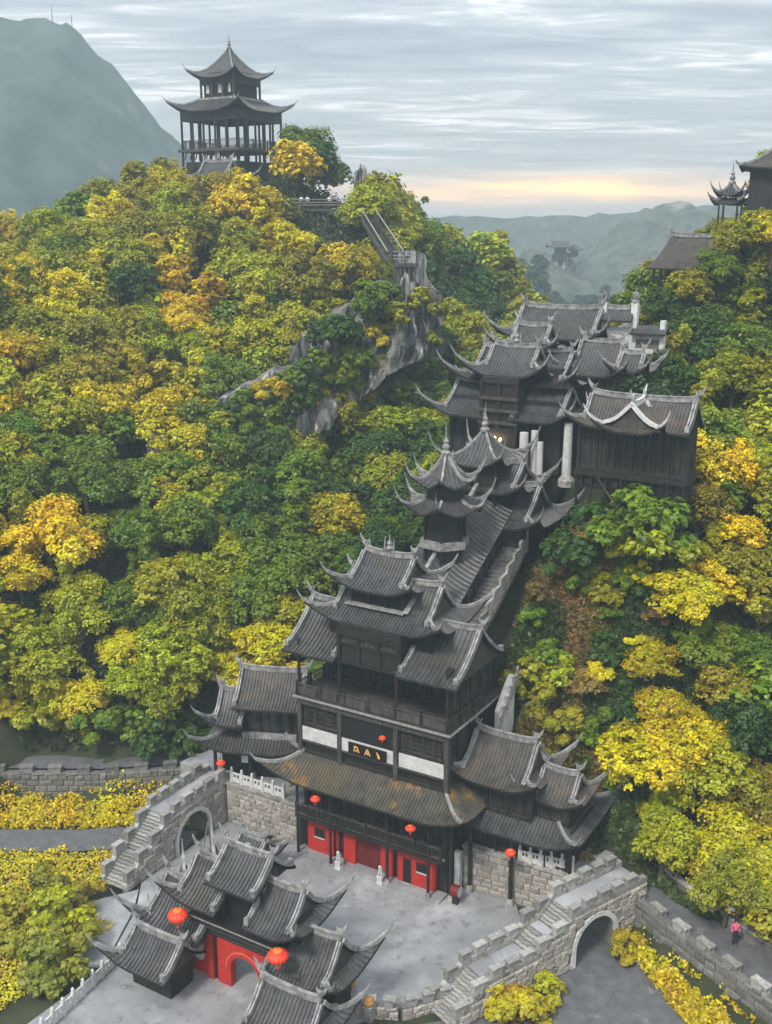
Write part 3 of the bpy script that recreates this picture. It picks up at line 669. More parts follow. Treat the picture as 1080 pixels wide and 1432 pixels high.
for x, y in ((-1.4, -.6), (-1.4, .2), (1.6, -.5), (-4.2, -.6)): column(T, x, y, 3.4, 6.5, .15)
T.part('hanging_board', MB().box((-.15 - 1.9, -.75, 5.2), (.35 - 1.9, -.68, 6.0)), WHITE)
# ================================================================== COVERED STAIR AND PAVILIONS ABOVE
T = Thing('covered_stair', 'long grey tiled roof of the covered stairway climbing behind the tower', 'covered stair', (0, 10, 15)); SL = .57
def sloped_stair():
    f = MB(); ev = MB(); v0, v1 = 6.2, 16.4; zr = lambda v: 21.15 + SL * (v - 11)
    for sgn in (1, -1):
        rows = [[(.25 + sgn * (2.9 - 2.9 * i / 8), v0 + (v1 - v0) * j / 20, zr(v0 + (v1 - v0) * j / 20) + 1.75 * fh(i / 8)) for j in range(21)] for i in range(9)]
        f.grid(rows, sgn < 0); ev.grid([[(p[0], p[1], p[2] - .16) for p in r] for r in rows], sgn > 0)
        n = int((v1 - v0) / .34)
        for k in range(n + 1):
            v = v0 + (v1 - v0) * k / n; b = len(f.v)
            for i in range(6):
                d = i / 5; x = .25 + sgn * 2.9 * (1 - d); z = zr(v) + 1.75 * fh(d); f.v += [(x, v - .085, z), (x, v, z + .1), (x, v + .085, z)]
            for i in range(5):
                for t in range(2): q = b + i * 3 + t; f.f.append((q, q + 1, q + 4, q + 3))
        ev.grid([[(.25 + sgn * 2.9, v0 + (v1 - v0) * j / 20, zr(v0 + (v1 - v0) * j / 20)) for j in range(21)], [(.25 + sgn * 2.9, v0 + (v1 - v0) * j / 20, zr(v0 + (v1 - v0) * j / 20) - .16) for j in range(21)]])
    r = T.part('roof', f, T_GREY); T.part('eave_board', ev, WOOD, r)
    T.part('main_ridge', MB().sweep([(.25, v0 + (v1 - v0) * j / 10, zr(v0 + (v1 - v0) * j / 10) + 1.72) for j in range(11)], .3, .4), RIDGE, r)
    for s_ in (-2.1, 2.6):
        T.part('side_wall', MB().prism([(v0, zr(v0) - 5.5), (v1, zr(v1) - 5.0), (v1, zr(v1) - .1), (v0, zr(v0) - .1)], s_ - .1, s_ + .1, 'x'), WOOD)
        for k in range(6): v = v0 + .3 + (v1 - v0 - .6) * k / 5; column(T, s_ + math.copysign(.18, s_), v, zr(v) - 5, zr(v) + .05, .12, base=False)
    for k in range(5): v = v0 + 1.3 + k * 1.9; T.part('window', MB().box((2.71, v - .45, zr(v) - 2.2), (2.76, v + .45, zr(v) - .9)), GLASS)
    # outer open stair and its stepped pale parapet
    st = MB(); n = 30
    for i in range(n): v = 4.5 + 11.5 * i / n; z = 15.3 + SL * (v - 4.5) * 1.0; st.box((2.75, v, z - 1.5), (4.3, v + 11.5 / n + .02, z))
    T.part('outer_steps', st, STONED)
    for i in range(10):
        v = 4.5 + 1.15 * i; z = 15.3 + SL * (v - 4.5); T.part('stepped_parapet', MB().prism([(v, z - .8), (v + 1.12, z - .3), (v + 1.12, z + 1.35), (v + .9, z + 1.35), (v + .85, z + .85), (v, z + .75)], 4.3, 4.5, 'x'), MERL)
sloped_stair()
T = Thing('white_wall_flight', 'white plastered flank wall with a stepped pale parapet beside the right edge of the tower', 'stair wall', (7.2, 5, 8))
T.part('white_wall', MB().prism([(5.4, 9.2), (7.6, 9.2), (7.6, 14.2), (6.8, 13.6), (5.4, 12.2)], 6.9, 7.4, 'x'), WHITE)
for i in range(5):
    v = 4.8 + .62 * i; z = 11.4 + .85 * (v - 4.8); T.part('stepped_parapet', MB().prism([(v, z - .4), (v + .6, z + .1), (v + .6, z + 1.3), (v + .44, z + 1.3), (v + .4, z + .8), (v, z + .7)], 7.4, 7.58, 'x'), MERL)
T = Thing('hexagonal_pavilion', 'two-tiered hexagonal pavilion rising through the covered stair roof', 'pavilion', (.3, 10.0, 21))
hx_ = lambda r: [(.3 + r * math.cos(math.radians(-72 + 60 * k)), 10.0 + r * math.sin(math.radians(-72 + 60 * k))) for k in range(6)]
T.part('core', MB().prism(hx_(1.45), 20.5, 26.9, 'z'), WOOD)
for p in hx_(1.55): column(T, p[0], p[1], 21.2, 25.2, .12, base=False)
T.part('pale_flashing', MB().prism(hx_(1.95), 22.2, 22.75, 'z'), RIDGE)
poly_roof(T, (.3, 10, 24.95), 6, 3.05, 2.4, .85, Dm=1.35, rot0=math.radians(-42), name='lower_roof', spire=False, horn=1.1)
poly_roof(T, (.3, 10, 26.85), 6, 2.3, 2.3, .75, rot0=math.radians(-42), name='upper_roof', horn=1.0)
T = Thing('square_pavilion', 'square pavilion with pointed pyramid roof and spire at the head of the covered stair', 'pavilion', (0, 17, 23))
T.part('core', MB().box((-1.7, 15.4, 20), (1.7, 18.8, 27.6)), WOOD); T.part('core', MB().box((-2.6, 15.0, 20), (4.4, 20, 23.4)), WOOD)
roof(T, 1.2, 17.6, 22.9, 4.7, 3.5, 2.6, 'hh', dg=1.3, L=1.2, R=2.4, name='lower_roof', horn=1.2)
T.part('core', MB().box((-1.6, 15.8, 23.5), (3.0, 19.5, 25.6)), VOID)
roof(T, .9, 17.5, 25.35, 3.3, 2.7, 1.9, 'hh', dg=1.0, L=1.1, R=2.0, name='middle_roof', horn=1.1)
for u, v in ((-1.8, 15.3), (1.8, 15.3), (1.8, 18.9)): column(T, u, v, 23.5, 27.4, .13, base=False)
poly_roof(T, (0, 17.1, 27.25), 4, 3.35, 2.5, 1.15, rot0=0, name='upper_roof', horn=1.2)
# ================================================================== UPPER PALACE
T = Thing('upper_palace', 'large many-roofed timber palace at the top of the stair below the hazy valley', 'palace', (0, 22, 24))
T.part('core', MB().box((-5.6, 22.2, 18), (4.2, 26.5, 31.5)), WOOD); T.part('centre_bay', MB().box((-2.1, 20.8, 22), (1.0, 26, 33.4)), WOOD)
timber_wall(T, 'f', 22.15, -5.6, -2.2, 25.5, 30.2, 2, 'lattice'); timber_wall(T, 'f', 22.15, 1.1, 4.2, 25.5, 30.2, 2, 'lattice'); timber_wall(T, 'f', 20.75, -2.1, 1.0, 29.0, 33.2, 2, 'none')
for z in (29.6, 30.6, 31.6): T.part('beam', MB().box((-2.3, 20.5, z), (1.2, 20.75, z + .25)), WOOD2)
roof(T, -4.2, 23.6, 30.1, 2.55, 3.2, 2.4, 'hc', dg=1.1, L=1.35, R=2.2, name='flank_roof', horn=1.2)
roof(T, 3.0, 23.6, 30.1, 2.6, 3.2, 2.4, 'ch', dg=1.1, L=1.35, R=2.2, name='flank_roof', horn=1.2)
T.part('core', MB().box((-4.2, 23.6, 31), (3.6, 28.5, 34)), WOOD)
roof(T, -.4, 26.0, 32.7, 5.4, 3.6, 2.4, 'hh', dg=1.4, L=1.4, R=2.6, name='middle_roof', horn=1.3)
roof(T, -.6, 24.0, 33.45, 3.5, 2.5, 2.1, 'hh', dg=1.5, L=1.35, R=2.1, name='front_roof', horn=1.2, finial=True)
T.part('core', MB().box((-2.0, 26, 34), (1.6, 29.6, 35.6)), WOOD)
roof(T, -.6, 27.6, 35.2, 2.7, 2.2, 1.8, 'hh', dg=1.2, L=1.0, R=1.6, name='rear_roof', horn=1.0)
for (u, v, z0, z1, r) in ((1.9, 20.4, 23.5, 29.2, .42), (2.75, 20.6, 22.0, 29.4, .36), (3.4, 20.2, 21.6, 28.6, .30), (5.4, 21, 25.6, 30.2, .4)):
    T.part('white_column', MB().tube([(u, v, z0), (u, v, z1)], [r, r * .82], 12), WHITE); T.part('column_foot', MB().lathe((u, v, z0), [(r * 1.7, -.5), (r * 1.7, 0), (r * 1.2, .25), (r, .3)], 10), MERL)
for i, (u, z) in enumerate(((-1.2, 28.6), (-.7, 28.5), (-.2, 28.4))):
    T.part('lit_lamp', MB().lathe((u, 20.4, z), [(.0, -.12), (.09, -.06), (.11, .03), (.05, .13), (0, .15)], 8), BULB)
T = Thing('rear_hall', 'broad hall with a long pale ridge behind the palace, under the distant pillar rock', 'hall', (0, 30, 32))
T.part('core', MB().box((-3.2, 29.2, 30), (4.2, 33.5, 36.4)), WOOD); timber_wall(T, 'f', 29.1, -3.2, 4.2, 33.0, 36.2, 4, 'lattice')
roof(T, .4, 31.2, 35.95, 4.9, 3.1, 2.35, 'hh', dg=1.3, L=1.2, R=2.2, horn=1.1)
T = Thing('side_hall', 'grey-roofed hall stepping down right of the palace, beneath the white gateway', 'hall', (5.3, 28, 30))
T.part('core', MB().box((3.4, 26.2, 26), (7.3, 30, 33.7)), WOOD); timber_wall(T, 'f', 26.1, 3.4, 7.3, 30.5, 33.5, 3, 'lattice'); timber_wall(T, 'r', 7.3, 26.2, 30, 30.5, 33.5, 2, 'lattice')
roof(T, 5.4, 28.1, 33.4, 2.7, 2.7, 2.5, 'hh', dg=.9, L=1.1, R=1.9, horn=1.1)
T = Thing('small_hall', 'tiny grey-roofed shelter at the foot of the white gateway, against the right hillside', 'hall', (8.4, 27, 30))
T.part('core', MB().box((7.5, 26.1, 28), (9.3, 28, 34.1)), WOOD); roof(T, 8.4, 27.0, 33.9, 1.6, 1.6, 1.3, 'hh', dg=.7, L=.9, R=1.2, horn=.9)
T = Thing('memorial_gateway', 'tall pale memorial gateway with capped posts standing behind the palace roofs', 'gateway', (5.3, 31.5, 33))
for u in (4.1, 6.8): T.part('post', MB().box((u - .27, 31.3, 33), (u + .27, 31.8, 39.0)), WSTONE); T.part('post_finial', MB().lathe((u, 31.55, 39.0), [(.36, 0), (.36, .12), (.2, .22), (.3, .5), (.26, .75), (.05, .95), (.03, 1.4)], 8), STONED)
for u in (1.2, 9.3): T.part('post', MB().box((u - .2, 31.3, 33), (u + .2, 31.8, 37.6)), WSTONE)
for a, b, z in ((4.1, 6.8, 35.2), (4.1, 6.8, 36.4), (1.2, 4.1, 36.2), (6.8, 9.3, 36.0), (6.8, 9.3, 34.8)): T.part('lintel', MB().box((a, 31.42, z), (b, 31.68, z + .4)), WSTONE)
for a, b, z0, z1 in ((4.4, 6.5, 35.62, 36.38), (4.4, 6.5, 34.0, 35.18)): T.part('white_panel', MB().box((a, 31.48, z0), (b, 31.6, z1)), WHITE)
T.part('grey_panel', MB().box((7.1, 31.48, 35.22), (9.1, 31.6, 35.98)), STONED)
roof(T, 5.45, 31.55, 37.5, 1.3, .9, .9, 'cc', L=0, name='cap_roof', ridge=True, verge=False); roof(T, 2.4, 31.55, 37.55, 1.9, .8, .6, 'cc', L=0, name='cap_roof', ridge=False, verge=False); roof(T, 8.2, 31.55, 36.5, 1.5, .8, .6, 'cc', L=0, name='cap_roof', ridge=False, verge=False)
T = Thing('hillside_corridor', 'long covered corridor on dark stilts running into the right hillside, with a white-ridged porch', 'corridor', (12, 17, 24))
T.part('core', MB().box((7.9, 17.0, 26.2), (16, 19.2, 31.4)), VOID); T.part('floor_beam', MB().box((7.7, 16.6, 27.2), (16.1, 19.4, 27.6)), WOOD)
timber_wall(T, 'f', 16.95, 7.9, 16, 27.6, 31.3, 6, 'lattice')
for k in range(8): column(T, 7.9 + 1.15 * k, 16.7, 21.5, 27.3, .1, base=False)
for k in range(12): T.part('plank', MB().box((7.9 + .68 * k, 16.85, 26.2 + (k % 3) * .3), (8.3 + .68 * k, 16.92, 27.2)), WOOD)
roof(T, 11.9, 17.9, 31.1, 4.4, 2.1, 1.95, 'hc', dg=.9, L=.9, R=1.8, tile=T_BROWN, name='corridor_roof')
roof(T, 12.4, 16.3, 31.15, 1.9, 2.4, 1.75, 'hh', dg=.5, L=.9, R=1.6, tile=T_BROWN, name='porch_roof', rot=True, horn=1.1, ridge_m=WSTONE)
# ================================================================== COURTYARD GATE
T = Thing('courtyard_gate', 'ornate multi-roofed entrance gate with a red arch in the lower left of the courtyard', 'gate', (0, -14.5, 0)); G = T
# red arch bay
def arch_panel(u0, u1, z1, cx, r, spring, v0, v1, m, name):
    mb = MB(); n = 16; P_ = [(cx + r * math.cos(math.pi * i / n), spring + r * math.sin(math.pi * i / n)) for i in range(n + 1)]
    xs = [(u1, 0), (u1, z1), (u0, z1), (u0, 0)]
    for i in range(n):
        a, b = P_[i], P_[i + 1]; ta = (a[0], z1); tb = (b[0], z1)
        mb.prism([a, b, tb, ta], v0, v1, 'y')
    mb.box((u0, v0, 0), (cx - r, v1, z1)); mb.box((cx + r, v0, 0), (u1, v1, z1)); return T.part(name, mb, m)
arch_panel(-2.0, 1.9, 3.15, 0.05, 1.05, 1.35, -14.75, -14.25, RED, 'arch_wall')
n = 16; ring = MB()
for i in range(n):
    t0, t1 = math.pi * i / n, math.pi * (i + 1) / n; ring.prism([(.05 + rr * math.cos(t), 1.35 + rr * math.sin(t)) for rr, t in ((1.32, t0), (1.32, t1), (1.42, t1), (1.42, t0))], -14.80, -14.752, 'y')
T.part('arch_moulding', ring, mat('light_red_trim', (.62, .10, .07), .5))
T.part('red_column', MB().box((-2.75, -14.8, 0), (-2.35, -14.2, 3.2)), RED); T.part('recess', MB().box((-2.35, -14.6, 0), (-2.0, -14.3, 3.15)), VOID); T.part('red_column', MB().box((1.9, -14.8, 0), (2.2, -14.2, 3.2)), RED)
T.part('side_wall', MB().box((-4.4, -14.6, 0), (-2.75, -14.3, 2.6)), RED); T.part('side_wall', MB().box((2.2, -14.6, 0), (4.4, -14.3, 2.6)), RED)
T.part('round_emblem', MB().tube([(-3.6, -14.64, 1.3), (-3.6, -14.6, 1.3)], .42, 18), WHITE, label='white round disc on the red side wall')
for k, z in enumerate((3.2, 3.55, 3.9, 4.25, 4.6)):
    T.part('beam', MB().box((-3.0 - .12 * k, -14.75 - .22 * k, z), (3.0 + .12 * k, -14.0, z + .22)), WOOD); T.part('beam_edge', MB().box((-3.0 - .12 * k, -14.79 - .22 * k, z + .15), (3.0 + .12 * k, -14.752 - .22 * k, z + .22)), WOODL if k % 2 == 0 else WOOD2)
T.part('core', MB().box((-1.3, -14.4, 4.8), (1.3, -13.0, 8.1)), VOID)
for u in (-1.45, 1.45): column(T, u, -14.6, 4.8, 7.9, .13, base=False)
T.part('core', MB().box((-4.1, -14.5, 2.6), (-1.4, -13.1, 6.4)), WOOD); T.part('core', MB().box((1.4, -14.5, 2.6), (4.1, -13.1, 6.4)), WOOD)
T.part('core', MB().box((-6.6, -14.6, 0), (-4.1, -13.0, 3.8)), WOOD); T.part('core', MB().box((4.1, -14.6, 0), (6.6, -13.0, 3.8)), WOOD)
for sg_ in (-1, 1):
    for k in range(4): T.part('bracket_arm', MB().box((sg_ * (2.6 + .25 * k), -14.8 - .35 * k, 2.65 + .3 * k), (sg_ * (4.6 + .1 * k), -14.5, 2.8 + .3 * k)), WOOD2)
    T.part('core', MB().box((sg_ * 3.4, -17.5, 0), (sg_ * 6.5, -15.5, 2.6)), WOOD)
roof(T, -.05, -13.7, 7.6, 1.85, 2.1, 1.5, 'cc', L=0, name='top_roof')
roof(T, 2.9, -13.8, 5.75, 1.85, 2.25, 1.95, 'ch', dg=.75, L=1.25, R=1.8, name='right_inner_roof', horn=1.2)
roof(T, -2.9, -13.8, 5.75, 1.85, 2.25, 1.95, 'hc', dg=.75, L=1.25, R=1.8, name='left_inner_roof', horn=1.2)
roof(T, 4.85, -13.9, 3.3, 2.5, 2.35, 2.25, 'ch', dg=.8, L=1.35, R=2.0, name='right_outer_roof', horn=1.2)
roof(T, -4.85, -13.9, 3.3, 2.5, 2.35, 2.25, 'hc', dg=.8, L=1.35, R=2.0, name='left_outer_roof', horn=1.2)
roof(T, 5.6, -17.0, 2.15, 2.5, 1.9, 1.7, 'ch', dg=.8, L=1.1, R=1.7, name='right_wing_roof', horn=1.0)
roof(T, -5.0, -16.9, 2.1, 2.3, 1.9, 1.5, 'hc', dg=.8, L=1.1, R=1.7, name='left_wing_roof', horn=1.0)
# ================================================================== LANTERNS AND SMALL THINGS
def lantern(label, u, v, z, r, group=None, cord=.8):
    T = Thing('lantern', label, 'lantern', (u, v, z), group)
    mb = MB(); k = 16; pr = [(.45, -.62), (.78, -.45), (.97, -.2), (1, 0), (.97, .2), (.78, .45), (.45, .62)]
    n = len(mb.v)
    for a, zz in pr: mb.v += [(u + r * a * (1 + (.03 if j % 2 else -.03)) * math.cos(math.pi * j / k), v + r * a * (1 + (.03 if j % 2 else -.03)) * math.sin(math.pi * j / k), z + r * zz * .85) for j in range(2 * k)]
    for i in range(len(pr) - 1):
        for j in range(2 * k): q = n + i * 2 * k + j; q2 = n + i * 2 * k + (j + 1) % (2 * k); mb.f.append((q, q2, q2 + 2 * k, q + 2 * k))
    T.part('shade', mb, LANT)
    T.part('cap', MB().lathe((u, v, z + r * .48), [(r * .46, 0), (r * .46, r * .13), (r * .25, r * .2), (0, r * .22)], 12), mat('lantern_cap', (.75, .16, .03), .5)); T.part('cap', MB().lathe((u, v, z - r * .66), [(0, -.01), (r * .42, 0), (r * .46, r * .14)], 12), GOLD)
    T.part('tassel', MB().tube([(u, v, z - r * .62), (u, v, z - r * 1.35)], [r * .08, r * .16], 7), LANT); T.part('cord', MB().tube([(u, v, z + r * .65), (u, v, z + r * .65 + cord)], .015, 5), WOOD)
lantern('large red lantern on the gate roof left of the red arch', -3.5, -16.45, 5.15, .6, 'big red lanterns on the gate')
lantern('large red lantern on the gate roof right of the red arch', 3.95, -16.45, 5.25, .6, 'big red lanterns on the gate')
LG = 'small red lanterns of the tower'
lantern('small red lantern under the mossy roof, nearer the left end of the red ground floor', -3.55, -1.85, 5.75, .36, LG, .5)
lantern('small red lantern under the mossy roof, nearer the right end of the red ground floor', 4.25, -1.85, 5.85, .36, LG, .5)
lantern('small red lantern at the column in front of the right retaining wall', 10.55, .55, 4.75, .36, LG, .5)
lantern('small red lantern below the left pavilion roof, over the left stair head', -13.3, -.5, 5.3, .36, LG, .9)
lantern('faint red lantern hanging in the dark opening above the sign board', 1.1, -.32, 11.05, .26, LG, .4)
# cord from the last wing's eave keeps the left lantern up
def lion(u, v, label):
    T = Thing('lion_statue', label, 'statue', (u, v, 0)); T.e.scale = (.78,) * 3; T.part('pedestal', MB().box((u - .32, v - .4, 0), (u + .32, v + .4, .22)).box((u - .26, v - .34, .22), (u + .26, v + .34, .7)).box((u - .3, v - .38, .7), (u + .3, v + .38, .8)), WSTONE)
    me = bpy.data.meshes.new('lion'); vs = [(0, .12, 1.0), (0, .02, 1.3), (0, -.12, 1.55), (0, -.2, 1.78), (0, -.38, 1.74), (-.13, -.14, 1.2), (-.14, -.24, .84), (.13, -.14, 1.2), (.14, -.24, .84), (-.18, .2, .88), (-.2, -.02, .84), (.18, .2, .88), (.2, -.02, .84), (0, .34, 1.05), (0, .38, 1.3)]
    me.from_pydata([(a + u, b + v, c) for a, b, c in vs], [(0, 1), (1, 2), (2, 3), (3, 4), (1, 5), (5, 6), (1, 7), (7, 8), (0, 9), (9, 10), (0, 11), (11, 12), (0, 13), (13, 14)], []); me.materials.append(WSTONE)
    skin_fin(me, [.2, .2, .2, .19, .1, .09, .08, .09, .08, .12, .07, .12, .07, .06, .05], 0, T.e, 'lion_body', (-u, -v, 0))
def skin_fin(me, rad, root, parent, name, off):
    o = bpy.data.objects.new('tmp_skin', me); COL.objects.link(o); md = o.modifiers.new('s', 'SKIN'); sv = me.skin_vertices[0] if me.skin_vertices else None
    bpy.context.view_layer.update()
    sv = o.data.skin_vertices[0].data
    for i, r in enumerate(rad): sv[i].radius = (r, r)
    sv[root].use_root = True
    s2 = o.modifiers.new('u', 'SUBSURF'); s2.levels = 2; s2.render_levels = 2
    dg = bpy.context.evaluated_depsgraph_get(); me2 = bpy.data.meshes.new_from_object(o.evaluated_get(dg)); bpy.data.objects.remove(o)
    for v in me2.vertices: v.co += Vector(off)
    if not me2.materials: me2.materials.append(me.materials[0])
    me2.polygons.foreach_set('use_smooth', [True] * len(me2.polygons))
    return link(name, me2, parent)
lion(-2.3, -.75, 'white lion statue on a pedestal left of the dark red doors'); lion(1.25, -.75, 'white lion statue on a pedestal right of the dark red doors')
PB = {}
def person(label, loc, rz, shirt, pose='stand', trou=None):
    T = Thing('person', label, 'person', loc, world=True, rz=rz); key = (shirt.name, pose)
    if key not in PB:
        vs = [(0, 0, .95), (0, 0, 1.2), (0, .01, 1.42), (0, 0, 1.52), (-.19, 0, 1.4), (-.24, .03, 1.12), (-.2, -.16, .96), (.19, 0, 1.4), (.24, .03, 1.12), (.2, -.16, .96)]
        ed = [(0, 1), (1, 2), (2, 3), (2, 4), (4, 5), (5, 6), (2, 7), (7, 8), (8, 9)]
        me = bpy.data.meshes.new('jacket'); me.from_pydata(vs, ed, []); me.materials.append(shirt); a = skin_fin(me, [.15, .16, .15, .07, .075, .055, .04, .075, .055, .04], 0, T.e, 'body', (0, 0, 0))
        vs = [(0, 0, .98), (-.1, 0, .86), (-.11, -.03, .48), (-.11, .02, .08), (-.11, -.12, .05), (.1, 0, .86), (.11, .02, .48), (.11, .05, .08), (.11, -.09, .05)]
        me = bpy.data.meshes.new('trousers'); me.from_pydata(vs, [(0, 1), (1, 2), (2, 3), (3, 4), (0, 5), (5, 6), (6, 7), (7, 8)], []); me.materials.append(TROU); b = skin_fin(me, [.15, .1, .075, .06, .045, .1, .075, .06, .045], 0, T.e, 'trousers', (0, 0, 0))
        me = bpy.data.meshes.new('head'); me.from_pydata([(0, 0, 1.5), (0, -.01, 1.6), (0, 0, 1.7), (0, -.1, 1.61)], [(0, 1), (1, 2), (1, 3)], []); me.materials.append(SKIN); c = skin_fin(me, [.05, .09, .09, .03], 1, T.e, 'head', (0, 0, 0))
        d = link('hair', mesh('hair', MB().lathe((0, .02, 1.64), [(.105, -.05), (.12, .05), (.1, .12), (.04, .17), (0, .175)], 12), WOOD), T.e)
        PB[key] = [(x.name.split('.')[0], x.data) for x in (a, b, c, d)]
    else:
        for n_, m_ in PB[key]: link(n_, m_, T.e)
    return T
# ================================================================== TERRAIN
CP = []
def cpx(px, py, Y, sub=4.): sub *= 1.38 * (.65 + .0033 * Y); x, y, z = aty(px, py, Y); CP.append((x, y, z - sub))
def cf(u, v, z): x, y, _ = B(u, v); CP.append((x, y, z))
for a in [(-60,900,80,4),(-60,650,92,4),(-60,420,115,4),(0,950,80,4),(150,950,82,4),(290,940,84,4),(0,800,86,4),(200,800,89,4),(380,820,89,4),(0,650,94,4),(200,650,98,4),(400,680,98,4),(520,700,99,4),
          (0,500,106,4),(150,500,112,4),(300,520,118,4),(420,560,117,4),(540,620,108,4),(590,690,101,5),(330,610,112,3),(430,590,113,3),(540,490,119,3),(300,470,126,3),(420,400,134,3),(550,390,138,3),
          (0,390,122,4.6),(-60,400,122,4.6),(100,325,134,4.6),(200,280,150,4.6),(330,245,172,0),(300,260,166,1),(400,225,172,3),(450,222,168,4),(500,262,162,3),(530,320,152,2),(570,375,145,2),
          (600,335,172,4),(650,330,176,4),(700,355,176,4),(735,415,172,4),(790,462,150,6),(850,470,150,6),(900,470,140,5),(800,470,190,4),(880,470,190,4),(620,430,150,4),(680,455,146,4),(600,490,132,3),(560,560,118,4),
          (740,1000,71,0),(800,1000,70.5,1),(750,850,75,0),(810,730,78,0),(870,730,77,2),(830,880,73,2),(900,850,72,4),(950,1000,68.5,4),(870,1060,68,3),(1050,1000,67.5,4),(1130,1000,66,4),(950,1180,65.5,2),(1060,1230,63,2),(1150,1240,61,1),(1000,850,71.5,4),(1100,850,71,4),
          (950,720,75.5,4),(1050,700,76.5,4),(1130,700,77,4),(985,580,84,4),(1050,560,86,4),(1130,560,86,4),(950,470,95,4),(1050,420,101,4),(930,450,100,5),(985,405,104,5),(1075,345,106,5),(1150,300,106,5),(1060,300,116,3),(940,415,114,3),(920,500,92,3)]: cpx(*a)
for a in [(-90,200,20),(-20,230,10),(40,230,0),(90,180,20),(60,150,42),(110,120,40),(-110,140,18),(-110,60,-.5),(-80,45,-.5),(0,260,-5),(100,260,0),(-120,260,0),(30,175,12),(36,200,5),(-78,165,26),(-62,140,33),(60,60,6),(80,80,20)]: CP.append(a)
for u in range(-55, 45, 5):
    for v in range(-40, 0, 4):
        if v < -9 + (0 if u > -16 else -3) + (3 if u > 14 else 0) + (3 if -16 < u < 14 else 0) : cf(u, v, -.2)
for u in range(-14, 15, 4):
    for v in (-4, 0): cf(u, v, -.2)
LW = [(-46, -15.0), (-36, -9.8), (-30, -6.4), (-24, -2.9), (-18.6, 1.4)]       # left kerb wall line (frame)
RW = [(17.6, 3.4), (21.1, 1.3), (24.6, -.6), (28.4, -2.6), (36, -7)]   # right kerb wall line
for u, v in LW: cf(u + .6, v - .9, -.15); cf(u - .5, v + .9, 2.6); cf(u - 1.4, v + 2.6, 2.7)
for u, v in RW: cf(u - .3, v - .9, .3); cf(u + .5, v + .9, 2.6); cf(u + 1.4, v + 2.7, 2.7)
for u, v, z in [(16,5,2.6),(12,9,3.2),(-16,4,2.8),(-18,8,4),(-12,10,4.5),(-6,12,9),(0,9,10),(0,14,16),(0,18,20),(6,9,8),(6,14,14),(9,12,11),(10,9,6),(-5,16,12),(-6,20,15),(0,22,21),(-7,24,18),(6,20,19.5),(9,15.5,21.5),(12,15.5,23.8),(15,15.5,25.2),(4,26,26),(-6,30,24),(4,31,30),(8,30,29),(0,40,27),(-8,36,22)]: cf(u, v, z)
CP = np.array(CP, float); xy = CP[:, :2]; zz_ = CP[:, 2]
Dm_ = np.sqrt(((xy[:, None] - xy[None]) ** 2).sum(-1)); A_ = np.zeros((len(CP) + 3,) * 2); n_ = len(CP)
A_[:n_, :n_] = Dm_ + np.eye(n_) * 1e-3; A_[:n_, n_] = 1; A_[n_, :n_] = 1; A_[:n_, n_ + 1:] = xy; A_[n_ + 1:, :n_] = xy.T
w_ = np.linalg.solve(A_, np.concatenate([zz_, [0, 0, 0]]))
def vnoise(x, y, s, seed=0):
    x = np.asarray(x) * s + seed * 17.3; y = np.asarray(y) * s - seed * 9.1; xi = np.floor(x).astype(int); yi = np.floor(y).astype(int); fx = x - xi; fy = y - yi; fx = fx * fx * (3 - 2 * fx); fy = fy * fy * (3 - 2 * fy)
    def h(a, b): q = np.sin(a * 127.1 + b * 311.7 + seed * 3.7) * 43758.5453; return q - np.floor(q)
    return (h(xi, yi) * (1 - fx) + h(xi + 1, yi) * fx) * (1 - fy) + (h(xi, yi + 1) * (1 - fx) + h(xi + 1, yi + 1) * fx) * fy - .5
def ground_z(x, y, rough=True):
    x = np.atleast_1d(np.asarray(x, float)); y = np.atleast_1d(np.asarray(y, float)); out = np.empty(len(x))
    for i in range(0, len(x), 20000):
        X = x[i:i + 20000]; Y = y[i:i + 20000]; d = np.sqrt((X[:, None] - xy[None, :, 0]) ** 2 + (Y[:, None] - xy[None, :, 1]) ** 2)
        out[i:i + 20000] = d @ w_[:n_] + w_[n_] + w_[n_ + 1] * X + w_[n_ + 2] * Y
    if rough: k = np.clip((out - 1.) / 8, 0, 1); out = out + k * (3.0 * vnoise(x, y, .09) + 1.4 * vnoise(x, y, .27, 1) + .5 * vnoise(x, y, .8, 2))
    du, dv = x - OX, y - OY; v = du * VX + dv * VY
    u = du * UX + dv * UY; out = np.where((u > -14) & (u < 15.2) & (v < 4.2) & (v > -32), -.4, out)
    return np.where(out < .9, np.where(v < 8, -.15 + (out + .15) * .25, out), out)
nx, ny = 300, 240; gx = np.linspace(-150, 140, nx); gy = np.linspace(28, 265, ny); GX, GY = np.meshgrid(gx, gy); GZ = ground_z(GX.ravel(), GY.ravel())
me = bpy.data.meshes.new('hillside'); V_ = np.stack([GX.ravel(), GY.ravel(), GZ], 1); I = np.arange(nx * ny).reshape(ny, nx)
Q = np.stack([I[:-1, :-1], I[:-1, 1:], I[1:, 1:], I[1:, :-1]], -1).reshape(-1, 4)
def np_mesh(name, V, Q, m):
    me = bpy.data.meshes.new(name); me.vertices.add(len(V)); me.vertices.foreach_set('co', V.astype(np.float32).ravel()); me.loops.add(Q.size); me.loops.foreach_set('vertex_index', Q.astype(np.int32).ravel())
    me.polygons.add(len(Q)); me.polygons.foreach_set('loop_start', np.arange(0, Q.size, Q.shape[1], dtype=np.int32)); me.materials.append(m); me.update(calc_edges=True); return me
me = np_mesh('hillside', V_, Q, SOIL); me.polygons.foreach_set('use_smooth', [True] * len(me.polygons)); link('hillside', me)['kind'] = 'structure'
mb = MB().grid([[(x, y, -6.) for x in (-890, -150, 140, 890)] for y in (-60, 28, 265, 1010)]); struct('valley_floor', mb, SOIL, frame=False)
